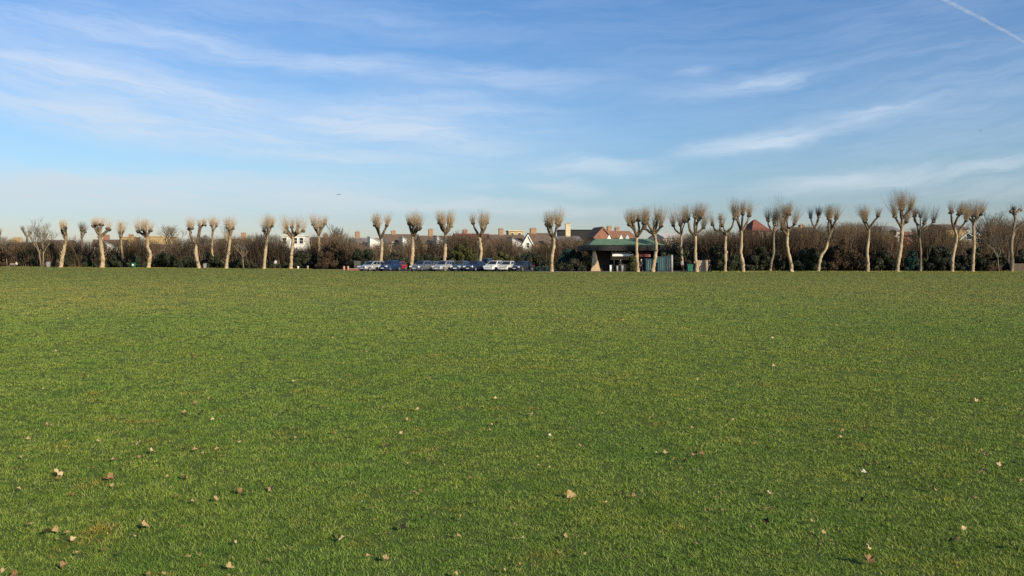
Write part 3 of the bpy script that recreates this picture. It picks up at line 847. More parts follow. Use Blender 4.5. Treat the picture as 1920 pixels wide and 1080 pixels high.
POL = [
    (1, 'pollarded tree cut off by the left edge of the photo', 5, [(-25, 870), (-22, 640), (-15, 520)], [[(-15, 520), (5, 440)], [(-15, 540), (-60, 450)]], 380, None, True, 40, 0),
    (1, 'thin dull pollarded tree with pale upper stem, left of the wide bare tree', 4, [(330, 870), (335, 640), (345, 500)], [[(345, 510), (300, 440), (280, 405)], [(345, 500), (375, 455)]], 360, 195, True, 30, 0),
    (1, 'stout twig-covered pollarded tree just right of the wide bare tree', 7, [(770, 885), (800, 700), (830, 560), (838, 480)], [[(836, 490), (845, 385)], [(830, 520), (775, 430), (765, 365)], [(832, 500), (810, 400)]], 285, None, False, 60, 120),
    (1, 'short grey pollarded tree with a narrow head, between two stout twiggy pollards', 4.5, [(1030, 875), (1030, 700), (1032, 520)], [[(1032, 530), (1010, 420)], [(1032, 520), (1085, 440)], [(1032, 520), (1045, 410)]], 315, 186, True, 50, 60),
    (1, 'stout pollarded tree with bushy head and dark left knuckle, second stout one from left', 8, [(1295, 885), (1300, 780), (1285, 640), (1265, 500), (1262, 420)], [[(1265, 480), (1215, 400), (1200, 368)], [(1262, 430), (1262, 345)], [(1268, 500), (1330, 440), (1348, 405)]], 255, None, False, 70, 130),
    (1, 'slim double-stemmed pollarded tree left of the green bin', 4, [(1550, 885), (1548, 720), (1535, 600), (1530, 460)], [[(1550, 860), (1505, 790), (1520, 600), (1528, 500)], [(1530, 470), (1520, 370)], [(1532, 500), (1565, 435)]], 290, 180, False, 45, 50),
    (2, 'pollarded tree with a rounded bushy head and dark left limb, right of the green bin', 7, [(395, 890), (405, 800), (422, 720), (388, 640), (385, 560), (370, 480)], [[(372, 500), (300, 455), (262, 432)], [(370, 490), (345, 415)], [(374, 490), (410, 420)], [(370, 490), (370, 400)]], 275, None, False, 70, 50),
    (2, 'forked pollarded tree with two separate heads, its right limb arching over', 6.5, [(1035, 900), (1015, 800), (998, 720), (1000, 640), (1010, 580)], [[(1005, 600), (950, 520), (925, 460), (938, 395)], [(935, 450), (893, 400)], [(1010, 590), (1035, 510), (1048, 430), (1070, 370), (1100, 350)]], 265, None, False, 75, 40),
    (2, 'tall slim pollarded tree with a fuzzy narrow head, next to the forked two-headed pollard', 4.5, [(1195, 900), (1200, 740), (1202, 600), (1205, 480), (1208, 410)], [[(1207, 430), (1190, 355)], [(1207, 430), (1240, 365)]], 245, 168, False, 80, 90),
    (2, 'right-leaning pollarded tree with a narrow upright head and short left stub', 6.5, [(1378, 902), (1385, 820), (1402, 720), (1418, 590), (1425, 470)], [[(1410, 620), (1385, 560)], [(1425, 480), (1402, 385)], [(1425, 480), (1450, 395)]], 250, None, False, 75, 60),
    (3, 'pollarded tree with a tilted two-tier head, left of the flat-roofed white house', 6, [(370, 898), (380, 780), (388, 700), (402, 590), (420, 500), (412, 450)], [[(405, 500), (375, 430)], [(412, 470), (430, 370)], [(415, 470), (462, 365)]], 225, None, False, 75, 40),
    (3, 'pollarded tree with spreading twin heads standing in front of the flat-roofed white house', 6.5, [(708, 902), (716, 800), (722, 720), (735, 560), (740, 470)], [[(738, 500), (690, 440), (660, 385)], [(735, 520), (670, 450), (648, 448)], [(740, 480), (712, 380)], [(740, 490), (780, 420), (802, 365)], [(740, 500), (810, 450), (855, 425)]], 245, None, False, 60, 0),
    (3, 'pollarded tree with a wide cup-shaped head rising from behind the brown scrub', 5.5, [(1062, 880), (1070, 700), (1070, 560), (1060, 460)], [[(1062, 470), (1030, 410), (1005, 350)], [(1062, 470), (1078, 380)], [(1064, 480), (1105, 400), (1133, 340)]], 215, 153, False, 85, 0),
    (4, 'Y-shaped pollarded tree with two clear heads behind the leftmost parked car', 6.5, [(358, 900), (368, 760), (378, 640), (378, 560), (365, 500)], [[(368, 520), (335, 440), (318, 362)], [(335, 430), (292, 358)], [(368, 520), (410, 430), (452, 352)]], 205, None, False, 90, 0),
    (4, 'pollarded tree with a compact dark-knuckled head between the red car and the next parked car', 7.5, [(752, 905), (760, 780), (770, 680), (770, 560), (772, 450)], [[(772, 470), (735, 390), (718, 330)], [(772, 470), (772, 350)], [(772, 470), (815, 390), (838, 335)], [(774, 490), (830, 420), (862, 405)]], 190, None, False, 80, 0),
    (4, 'pollarded tree with a ring-like cupped head behind the steel blue cars', 7, [(1162, 905), (1175, 740), (1182, 640), (1185, 540), (1186, 440)], [[(1186, 450), (1135, 400), (1108, 330)], [(1186, 450), (1160, 370)], [(1186, 460), (1235, 400), (1245, 370)], [(1186, 450), (1225, 325)]], 175, None, False, 85, 0),
    (4, 'pollarded tree with a pale stem and two uneven heads behind the tightly parked cars', 6.5, [(1615, 905), (1622, 800), (1636, 690), (1622, 560), (1630, 480)], [[(1628, 500), (1575, 430), (1532, 330)], [(1630, 490), (1642, 375)], [(1632, 500), (1680, 400), (1702, 325)]], 185, None, False, 85, 0),
    (5, 'pollarded tree standing alone between the parked cars and the cafe', 6.5, [(1178, 920), (1180, 790), (1190, 690), (1205, 620), (1205, 540), (1195, 500)], [[(1196, 520), (1150, 450), (1118, 352)], [(1150, 440), (1160, 365)], [(1198, 510), (1225, 430), (1240, 335)], [(1230, 400), (1275, 350)]], 155, None, False, 85, 0),
    (6, 'pollarded tree with a shaded lower trunk in front of the middle of the cafe', 7, [(782, 930), (772, 800), (768, 700), (765, 580), (768, 480)], [[(766, 500), (735, 400), (718, 310)], [(766, 490), (740, 430), (672, 350)], [(770, 490), (795, 410), (785, 295)], [(770, 500), (835, 400), (852, 330)]], 150, 113.3, False, 80, 0),
    (6, 'pollarded tree with a pale bowed trunk at the right end of the cafe', 7.5, [(968, 946), (985, 840), (1005, 740), (1016, 640), (1004, 520), (985, 440)], [[(988, 450), (930, 360), (908, 275)], [(985, 470), (930, 430), (878, 388)], [(988, 440), (1018, 350), (1040, 262)], [(992, 460), (1040, 410), (1065, 365)]], 130, 112.2, False, 85, 0),
    (6, 'slim pollarded tree with a crooked left limb behind the green wheelie bin', 5, [(1352, 900), (1345, 800), (1330, 680), (1330, 560), (1330, 440)], [[(1330, 470), (1265, 420), (1238, 355)], [(1330, 450), (1330, 370), (1368, 290)], [(1330, 460), (1325, 350)]], 130, 118, False, 70, 0),
    (6, 'tall pollarded tree with one low outstretched right limb beside the wooden panel', 6.5, [(1528, 942), (1522, 850), (1510, 740), (1510, 620), (1508, 470)], [[(1508, 480), (1490, 380), (1490, 255)], [(1505, 500), (1440, 420), (1428, 350), (1410, 290)], [(1510, 480), (1560, 430), (1612, 385)], [(1492, 360), (1540, 300), (1562, 265)]], 80, 113.5, False, 90, 0),
    (7, 'pollarded tree with dark crooked antler-like limbs, first right of the wooden panel', 5.5, [(355, 890), (362, 760), (360, 600), (366, 490), (372, 455)], [[(368, 480), (300, 445), (245, 430), (213, 370)], [(300, 440), (318, 300)], [(372, 460), (420, 400), (440, 305)]], 230, None, False, 45, 0),
    (7, 'pollarded tree with a broad three-knuckled head in front of the red hipped roof', 6.5, [(562, 896), (552, 780), (535, 680), (545, 560), (540, 430)], [[(540, 440), (505, 330), (470, 255)], [(540, 440), (540, 250)], [(542, 450), (610, 340), (640, 270)]], 90, None, False, 90, 0),
    (7, 'straight pollarded tree with a shaded base, just right of the red hipped roof', 5, [(862, 885), (880, 780), (902, 680), (902, 560), (905, 440)], [[(905, 460), (855, 390), (845, 320)], [(905, 450), (905, 370)], [(905, 450), (955, 380), (965, 300)]], 190, 117, True, 75, 0),
    (7, 'pollarded tree with a trunk bent in the middle and a dark goblet head', 6.5, [(1108, 896), (1100, 800), (1080, 720), (1060, 600), (1062, 500), (1072, 420)], [[(1066, 480), (1045, 370), (1050, 268)], [(1050, 320), (1092, 250)], [(1072, 450), (1105, 400), (1135, 360)], [(1066, 500), (1020, 450), (985, 420)]], 110, None, False, 80, 0),
    (7, 'slim pollarded tree with dark twin knuckles whose base is hidden by the hedge', 4.5, [(1365, 880), (1368, 700), (1368, 540), (1358, 390)], [[(1360, 410), (1335, 350), (1318, 290)], [(1360, 410), (1385, 340), (1388, 280)]], 170, 139, True, 80, 0),
    (7, 'strongly right-leaning pollarded tree with a narrow split head', 6, [(1405, 890), (1418, 790), (1450, 700), (1495, 630), (1528, 500), (1570, 400)], [[(1560, 420), (1562, 275)], [(1535, 480), (1505, 380), (1503, 310)], [(1568, 400), (1590, 310)]], 160, 119, False, 80, 0),
    (8, 'pollarded tree with a wide flat V-shaped head, left of the tallest pollard', 6, [(152, 955), (155, 850), (148, 750), (166, 620), (172, 500)], [[(168, 520), (142, 450), (140, 400)], [(172, 510), (205, 440), (245, 375)], [(142, 430), (128, 425)]], 270, None, False, 80, 0),
    (8, 'tallest pollarded tree in the row, with a long dark left arm', 7, [(467, 962), (480, 850), (502, 740), (516, 620), (522, 480), (525, 390)], [[(524, 400), (508, 340), (505, 298)], [(525, 400), (565, 340), (592, 288)], [(520, 500), (480, 440), (432, 378)], [(522, 470), (570, 430)]], 120, None, False, 100, 30),
    (8, 'pollarded tree with a long thin right branch ending in a small tuft', 5, [(715, 940), (720, 760), (710, 640), (715, 560)], [[(712, 580), (700, 470), (690, 365)], [(702, 470), (655, 420), (650, 375)], [(716, 570), (760, 515), (820, 470), (855, 430)], [(712, 540), (735, 450)]], 265, 120, True, 55, 0),
    (8, 'pollarded tree with a sinuous trunk and dark left knuckle, third from the right edge', 6, [(1052, 960), (1058, 830), (1085, 700), (1105, 590), (1075, 480)], [[(1078, 500), (1045, 410), (1030, 335)], [(1080, 480), (1100, 390), (1128, 345)], [(1100, 580), (1145, 500), (1190, 420)]], 215, None, False, 70, 0),
    (8, 'straight dark-stemmed pollarded tree with a broad flat head before the cream house', 6, [(1268, 950), (1276, 820), (1284, 700), (1280, 560), (1275, 430)], [[(1276, 440), (1248, 375)], [(1276, 430), (1285, 365)], [(1276, 440), (1310, 390), (1335, 352)]], 215, 116, False, 85, 0),
    (8, 'gaunt almost twigless pollarded tree at the right edge of the photo', 6.5, [(1688, 968), (1690, 800), (1682, 680), (1700, 560), (1718, 450), (1724, 360)], [[(1724, 370), (1735, 290)], [(1724, 360), (1765, 320), (1795, 305)], [(1722, 370), (1710, 320)], [(1708, 530), (1760, 470), (1819, 415)]], 235, None, True, 12, 0),
]
for i, (crop, lab, wpx, tr, li, topy, dd, dark, ntw, hair) in enumerate(POL):
    pollard(crop, lab, wpx * 1.02, tr, li, topy, dd, dark, ntw, hair, seed=i + 1)


# ------------------------------------------------------------------ naturally grown bare trees
def bare_tree(label, px, d, ztop, spread, rad, seed, name='bare_tree', cat='tree', fork=0.28, levels=5, mats=('bark_dark', 'twig_grey'), upright=0.55, group='bare winter trees', stems=1, twr=0.012):
    rn = random.Random(seed)
    root = empty(name, ground(px, d))
    tag(root, label, cat, group)
    tb, cb = MB(), MB()
    tb.smooth = True

    def grow(p, v, L, r, lev):
        q1 = p + v * L * 0.5 + Vector((rn.uniform(-.06, .06), rn.uniform(-.06, .06), 0)) * L
        q2 = p + v * L + Vector((rn.uniform(-.08, .08), rn.uniform(-.08, .08), 0)) * L
        tgt = tb if lev < 3 else cb
        tgt.tube([p, q1, q2], [r, r * .85, r * .68], 7 if lev == 0 else (5 if lev < 3 else 3), lev < 3, rn.random() if tgt is cb else None)
        if lev >= levels: return
        for k in range(rn.choice((3, 3, 4)) if lev else rn.choice((4, 5))):
            t = rn.uniform(0.55, 1.0) if lev else rn.uniform(0.7, 1.0)
            st = (p.lerp(q1, t * 2) if t < .5 else q1.lerp(q2, t * 2 - 1))
            a = rn.uniform(0, 6.283)
            h_ = Vector((math.cos(a), math.sin(a), 0))
            nv = (v * upright + h_ * spread * rn.uniform(.5, 1.1) + Vector((0, 0, 0.28))).normalized()
            grow(st, nv, L * rn.uniform(.58, .82), max(twr, r * .58), lev + 1)

    H = ztop
    for s_ in range(stems):
        lean = Vector((rn.uniform(-.08, .08) + (s_ - (stems - 1) / 2) * .1, rn.uniform(-.1, .1), 1)).normalized()
        grow(Vector(((s_ - (stems - 1) / 2) * 0.5, 0, -0.1)), lean, H * fork, rad, 0)
    # fit the height
    for mb in (tb, cb):
        pass
    zs = [v[2] for v in cb.v] or [1]
    k = ztop / max(zs)
    for mb in (tb, cb):
        mb.v = [(x_ * k, y_ * k, z_ * k) for x_, y_, z_ in mb.v]
    tb.build('trunk', M[mats[0]], root)
    cb.build('crown', M[mats[1]], root)
    return root


def btop(py, d): return zof(py, d)


bare_tree('wide bare tree with an open fan-shaped crown and twin stems near the left edge', 79, 186, btop(404, 186), 0.5, 0.24, 3, stems=2, fork=0.46, upright=.75)
bare_tree('pale grey bare tree rising behind the long yellow building', 315, 215, btop(418, 215), 0.8, 0.2, 5, fork=0.35)
bare_tree('small olive bare tree with a thin straight stem, left of the pale-topped person', 457, 155, btop(448, 155), 0.7, 0.13, 8, fork=0.38, levels=4)
bare_tree('grey conical bare tree above the brown scrub, left of the terraced houses', 636, 165, btop(412, 165), 0.38, 0.2, 12, upright=0.9)
bare_tree('thin young bare tree just left of the gaunt pollard at the right edge', 1873, 116, btop(432, 116), 0.6, 0.09, 14, fork=0.42, levels=4)
bare_tree('tall sparse bare tree behind the hedge near the right edge', 1882, 136, btop(388, 136), 0.5, 0.16, 21, fork=0.33)
bare_tree('broad brown bare tree mounding above the hedge between the leaning pollard and the V-headed pollard', 1590, 148, btop(412, 148), 0.9, 0.2, 25, fork=0.26, mats=('bark_dark', 'twig_grey'), stems=2)
bare_tree('bare tree with purplish twigs behind the long thin right branch', 1752, 146, btop(420, 146), 0.85, 0.18, 31, fork=0.28)
bare_tree('bare tree with brown twigs filling the gap between the cream house and the young tree', 1852, 140, btop(412, 140), 0.85, 0.18, 33, fork=0.28, stems=2)
bare_tree('low bare tree behind the steel blue cars, left of the ring-headed pollard', 745, 146, btop(452, 146), 0.9, 0.12, 37, fork=0.3, levels=4)
bare_tree('dark bare tree between the wooden panel and the antler-limbed pollard', 1335, 136, btop(430, 136), 0.85, 0.16, 41, fork=0.28)
bare_tree('bare tree with reddish twigs left of the flat-roofed white house', 470, 172, btop(438, 172), 0.8, 0.16, 43, fork=0.3)

bare_tree('slender bare tree at the left edge above the reddish brown bush', 14, 192, btop(436, 192), 0.6, 0.12, 51, fork=0.34)
bare_tree('slender bare tree between the first stout twiggy pollard and the short grey one', 137, 195, btop(436, 195), 0.6, 0.11, 52, fork=0.34)
bare_tree('bare tree standing between the V-headed pollard and the tallest pollard', 1657, 138, btop(424, 138), 0.7, 0.13, 53, fork=0.3)
bare_tree('thin bare tree just right of the tallest pollard, behind the hedge', 1722, 140, btop(418, 140), 0.55, 0.11, 54, fork=0.34)
bare_tree('bare tree with many fine twigs at the right edge behind the gaunt pollard', 1908, 137, btop(402, 137), 0.65, 0.15, 55, fork=0.3)
bare_tree('small bare tree behind the green wheelie bin', 1292, 133, btop(436, 133), 0.7, 0.11, 56, fork=0.3)
bare_tree('bare tree between the three-knuckled and the straight pollards', 1425, 138, btop(428, 138), 0.75, 0.12, 57, fork=0.3)
bare_tree('bare tree left of the cafe roof, behind the lone pollard', 1078, 143, btop(440, 143), 0.75, 0.12, 58, fork=0.3)
bare_tree('bare tree with brown twigs behind the uneven two-headed pollard', 868, 146, btop(430, 146), 0.8, 0.14, 59, fork=0.28)

# ------------------------------------------------------------------ the belt of leafless scrub
TOP = [(-60, 446), (0, 448), (30, 452), (40, 456), (60, 453), (100, 453), (140, 453), (180, 455), (199, 455), (203, 467), (218, 467), (223, 451), (260, 449), (296, 450), (300, 468), (317, 468), (321, 450), (340, 450), (365, 447), (400, 446), (440, 448), (470, 443), (500, 442), (528, 442),
       (540, 468), (574, 466), (588, 447), (620, 441), (640, 438), (656, 450), (690, 462), (740, 458), (770, 451), (800, 462), (815, 456), (850, 441), (880, 441), (900, 446), (930, 448), (960, 450), (975, 466), (1000, 464), (1020, 456),
       (1060, 448), (1100, 450), (1120, 456), (1240, 452), (1262, 441), (1290, 446), (1310, 437), (1350, 433), (1390, 438), (1440, 431), (1480, 431), (1520, 427), (1560, 426), (1590, 419), (1620, 421), (1650, 431), (1680, 438), (1686, 458), (1718, 458),
       (1726, 430), (1770, 424), (1790, 440), (1798, 455), (1843, 455), (1849, 432), (1860, 414), (1880, 410), (1900, 421), (1920, 417), (1990, 417)]
FRONT = [(-60, 196), (0, 194), (300, 176), (590, 155), (660, 146), (1000, 142), (1240, 140), (1330, 130), (1400, 126), (1990, 126)]


def scrub():
    rg = np.random.default_rng(5)
    Ns = 34000
    px = rg.uniform(-60, 1985, Ns)
    dep = rg.random(Ns) ** 1.3 * 9.0
    dd = np.interp(px, [a for a, _ in FRONT], [b for _, b in FRONT]) + dep
    toppy = np.interp(px, [a for a, _ in TOP], [b for _, b in TOP])
    toppy = toppy + 3.0 * np.sin(px * 0.11 + 1) + 2.2 * np.sin(px * 0.37) + 1.5 * np.sin(px * .83 + 2)
    ztop = EYE + (HOR - toppy) / F * dd
    hgt = ztop * (1.03 - 0.62 * rg.random(Ns) ** 2.0)
    x0 = (px - 960) / F * dd
    Vs, Fs, As = [], [], []
    nv = 0

    def ribbon(p0, p1, p2, w0, w1, w2, perp, a):
        # three-sided spike: real thickness, no billboards
        nonlocal nv
        n_ = len(p0)
        allv = []
        for p, w_ in ((p0, w0), (p1, w1), (p2, w2)):
            for k in range(3):
                an = perp + k * 2.0944
                o_ = np.stack([np.cos(an) * w_, np.sin(an) * w_, np.zeros(n_)], 1)
                allv.append(p + o_)
        vv = np.stack(allv, 1)      # n,9,3
        Vs.append(vv.reshape(-1, 3))
        b = nv + np.arange(n_)[:, None] * 9
        for s_ in (0, 3):
            for k in range(3):
                k2 = (k + 1) % 3
                Fs.append(np.concatenate([b + s_ + k, b + s_ + k2, b + s_ + 3 + k2, b + s_ + 3 + k], 1))
        As.append(np.repeat(a, 9))
        nv += n_ * 9

    lean = rg.normal(0, 0.16, (Ns, 2))
    p0 = np.stack([x0, dd, np.zeros(Ns)], 1)
    p1 = p0 + np.stack([lean[:, 0] * hgt * .4, lean[:, 1] * hgt * .4, hgt * .55], 1)
    p2 = p0 + np.stack([lean[:, 0] * hgt * 1.1, lean[:, 1] * hgt * 1.1, hgt], 1)
    ca = np.clip(0.5 + 0.25 * np.sin(px * 0.021) + 0.15 * np.sin(px * 0.083 + 1) + rg.normal(0, .2, Ns), 0, 1)
    ribbon(p0, p1, p2, rg.uniform(.02, .045, Ns), rg.uniform(.014, .03, Ns), np.full(Ns, .011), rg.uniform(0, 6.28, Ns), ca)
    # side twigs
    Nt = 125000
    idx = rg.integers(0, Ns, Nt)
    t = (0.12 + 0.87 * rg.random(Nt) ** 0.75)[:, None]
    q0 = np.where(t < .55, p0[idx] + (p1[idx] - p0[idx]) * (t / .55), p1[idx] + (p2[idx] - p1[idx]) * ((t - .55) / .45))
    an = rg.uniform(0, 6.28, Nt)
    ln = rg.uniform(.35, 1.25, Nt)
    up = rg.uniform(.1, 1.0, Nt)
    v = np.stack([np.cos(an), np.sin(an), up], 1)
    v /= np.linalg.norm(v, axis=1)[:, None]
    q1 = q0 + v * (ln * .5)[:, None]
    q2 = q1 + (v + np.stack([rg.normal(0, .3, Nt), rg.normal(0, .3, Nt), rg.uniform(0, .5, Nt)], 1)) * (ln * .5)[:, None]
    # nothing pokes more than a hand above the top line
    zt = hgt[idx] * 1.05
    q2[:, 2] = np.minimum(q2[:, 2], zt + .25)
    ribbon(q0, q1, q2, rg.uniform(.013, .028, Nt), rg.uniform(.010, .020, Nt), np.full(Nt, .006), rg.uniform(0, 6.28, Nt), np.clip(ca[idx] + rg.normal(0, .15, Nt), 0, 1))
    co = np.concatenate(Vs).astype(np.float32)
    fc = np.concatenate(Fs).astype(np.int32)
    at_ = np.concatenate(As).astype(np.float32)
    me = bpy.data.meshes.new('scrub')
    me.vertices.add(len(co)); me.vertices.foreach_set('co', co.ravel())
    me.loops.add(fc.size); me.loops.foreach_set('vertex_index', fc.ravel())
    me.polygons.add(len(fc)); me.polygons.foreach_set('loop_start', np.arange(0, fc.size, 4, dtype=np.int32))
    a = me.attributes.new('rnd', 'FLOAT', 'POINT'); a.data.foreach_set('value', at_)
    me.update(calc_edges=True)
    me.materials.append(M['scrub'])
    o = bpy.data.objects.new('scrub', me)
    COL.objects.link(o)
    tag(o, 'dense belt of brown leafless winter scrub behind the row of pollards', 'scrub', kind='stuff')


scrub()


# ------------------------------------------------------------------ bushes
def bush(label, px0, px1, topy, d, mat='evergreen', seed=1, dens=1.0, leaf=0.125, depth=None, name='bush', cat='bush', group='evergreen bushes in front of the scrub', z0=0.15):
    rn = np.random.default_rng(seed)
    rp = random.Random(seed)
    cx = (px0 + px1) / 2
    W = (px1 - px0) / F * d
    H = zof(topy, d)
    Dp = depth or min(3.2, max(1.2, W * 0.5))
    root = empty(name, ground(cx, d))
    tag(root, label, cat, group)
    # lumps that make the outline uneven
    nl = max(8, int(W * H * 2.0))
    C_, Rr = [], []
    for i in range(nl):
        x_ = rp.uniform(-.5, .5) * W * 0.88
        env = (1 - (abs(x_) / (W / 2)) ** 3) * H * rp.uniform(.72, 1.0)
        r_ = rp.uniform(.22, .62) * min(1.0, H / 3 + .3)
        z_ = z0 + rp.random() ** 0.8 * max(.2, env - r_ - z0)
        C_.append((x_, rp.uniform(-.5, .5) * Dp, max(z_, r_ * .6))); Rr.append(r_)
    C_ = np.array(C_); Rr = np.array(Rr)
    N = int(min(14000, 520 * np.sum(Rr ** 2) * 4 * dens))
    pr = Rr ** 2 / np.sum(Rr ** 2)
    ix = rn.choice(nl, N, p=pr)
    dv = rn.normal(0, 1, (N, 3)); dv /= np.linalg.norm(dv, axis=1)[:, None]
    p = C_[ix] + dv * (Rr[ix] * (0.75 + 0.4 * rn.random(N) ** .7))[:, None]
    ok = p[:, 2] > 0.02
    p, dv = p[ok], dv[ok]
    N = len(p)
    a = rn.normal(0, 1, (N, 3)); a /= np.linalg.norm(a, axis=1)[:, None]
    b = np.cross(a, dv + rn.normal(0, .5, (N, 3))); b /= (np.linalg.norm(b, axis=1)[:, None] + 1e-6)
    s_ = leaf * rn.uniform(.6, 1.3, N)[:, None]
    vs = np.stack([p - a * s_, p + b * s_ * .5, p + a * s_, p - b * s_ * .5], 1).reshape(-1, 3)
    me = bpy.data.meshes.new('foliage')
    me.vertices.add(N * 4); me.vertices.foreach_set('co', vs.astype(np.float32).ravel())
    me.loops.add(N * 4); me.loops.foreach_set('vertex_index', np.arange(N * 4, dtype=np.int32))
    me.polygons.add(N); me.polygons.foreach_set('loop_start', np.arange(0, N * 4, 4, dtype=np.int32))
    at_ = me.attributes.new('rnd', 'FLOAT', 'POINT'); at_.data.foreach_set('value', np.repeat(np.clip(rn.normal(.5, .25, N), 0, 1), 4).astype(np.float32))
    me.update(calc_edges=True)
    me.materials.append(M[mat])
    o = bpy.data.objects.new('foliage', me); COL.objects.link(o); o.parent = root
    st = MB()
    for i in range(max(3, int(W))):
        x_ = rp.uniform(-.4, .4) * W
        st.tube([(x_, rp.uniform(-.2, .2), -.05), (x_ + rp.uniform(-.2, .2), 0, H * .35), (x_ + rp.uniform(-.4, .4), rp.uniform(-.3, .3), H * .75)], [.06, .045, .02], 5)
    st.build('stem', M['bark_dark'], root)
    return root


BUSH = [
    ('reddish brown bush at the left edge behind the bench', -20, 34, 452, 'brown_leaf', 193, 1),
    ('dark bluish evergreen bush behind the thin pale-stemmed pollard', 34, 64, 462, 'evergreen', 192, 2),
    ('wide dark olive evergreen under the wide bare tree', 60, 112, 452, 'evergreen', 191, 3),
    ('dark evergreen bush between the first two stout twiggy pollards', 122, 152, 462, 'evergreen', 187, 4),
    ('low dark bush between the short grey pollard and the second stout pollard', 158, 188, 472, 'evergreen', 184, 5),
    ('dark bush behind the slim double-stemmed pollard', 196, 240, 476, 'evergreen', 180, 6),
    ('black-green bush behind the green bin', 240, 276, 476, 'evergreen', 177, 7),
    ('large dark green bush right of the rounded bushy pollard', 288, 345, 466, 'evergreen', 174, 8),
    ('dark bush left of the forked two-headed pollard', 338, 372, 474, 'evergreen', 170, 9),
    ('dark bush between the tall slim pollard and the right-leaning one', 376, 424, 472, 'evergreen', 167, 10),
    ('low dark bush under the small olive bare tree', 432, 486, 480, 'evergreen', 163, 11),
    ('dark bush behind the person in the pale top', 498, 540, 482, 'evergreen', 157, 12),
    ('dark green bush below the flat-roofed white house', 553, 588, 464, 'evergreen', 153, 13),
    ('big rounded brown bush left of the grey fence panel', 592, 662, 447, 'brown_leaf', 149, 14),
    ('black-green evergreen behind the leftmost parked car', 656, 708, 459, 'evergreen', 143.5, 15),
    ('dark evergreen behind the dark blue car', 716, 768, 463, 'evergreen', 142, 16),
    ('dark evergreen between the compact dark-knuckled pollard and the ring-headed pollard', 778, 828, 465, 'evergreen', 141, 17),
    ('olive brown bush right of the ring-headed pollard', 836, 900, 450, 'olive', 141, 18),
    ('green bush right of the uneven two-headed pollard, above the parked cars', 905, 968, 465, 'olive', 139, 19),
    ('dark rounded bush behind the last parked car', 962, 1032, 463, 'evergreen', 138, 20),
    ('low blue-green bush at the foot of the pollard that stands alone', 1004, 1030, 495, 'teal_leaf', 121, 21),
    ('tall blue-green bush left of the cafe', 1044, 1100, 457, 'teal_leaf', 128, 22),
    ('dark glossy bush at the foot of the cafe left of the sandy buttress', 1042, 1098, 484, 'evergreen', 119.5, 23),
    ('yellowish bush touching the sandy buttress of the cafe', 1094, 1106, 474, 'olive', 122, 24),
    ('slim olive bush in front of the cafe opening', 1177, 1194, 473, 'olive', 118.5, 25),
    ('dark hedge bush behind the teal containers', 1228, 1300, 452, 'evergreen', 130, 26),
    ('dark rounded evergreen right of the wooden panel', 1318, 1356, 452, 'evergreen', 125, 27),
    ('dark evergreen between the antler-limbed pollard and the three-knuckled pollard', 1362, 1390, 462, 'evergreen', 124, 28),
    ('wide dark bush behind the straight pollard with shaded base', 1398, 1470, 454, 'evergreen', 124, 29),
    ('dark bush between the bent pollard and the strongly leaning pollard', 1488, 1545, 456, 'evergreen', 124, 30),
    ('wide dark brown bush right of the strongly leaning pollard', 1545, 1622, 446, 'brown_leaf', 124.5, 31),
    ('dark evergreen between the V-headed pollard and the tallest pollard', 1632, 1680, 456, 'evergreen', 124, 32),
    ('blue-black evergreen right of the tallest pollard trunk', 1690, 1728, 462, 'teal_leaf', 124, 33),
    ('dark wide bush left of the sinuous pollard', 1726, 1788, 452, 'evergreen', 124, 34),
    ('dark bush under the cream house', 1790, 1848, 456, 'evergreen', 123, 35),
    ('low tan bush left of the thin young tree', 1850, 1872, 488, 'brown_leaf', 120, 36),
    ('dark bush behind the thin young tree', 1842, 1892, 466, 'evergreen', 124, 37),
    ('dark bush at the right edge behind the gaunt pollard', 1898, 1950, 462, 'evergreen', 123, 38),
]
for lab, a, b_, ty, mt, d_, sd in BUSH:
    bush(lab, a, b_, ty, d_, mt, sd)
# the dark pine among the houses on the right
bush('dark evergreen tree top left of the tallest pollard', 1668, 1684, 419, 160, 'evergreen', 60, name='evergreen_tree', cat='tree', group=None, leaf=.2)


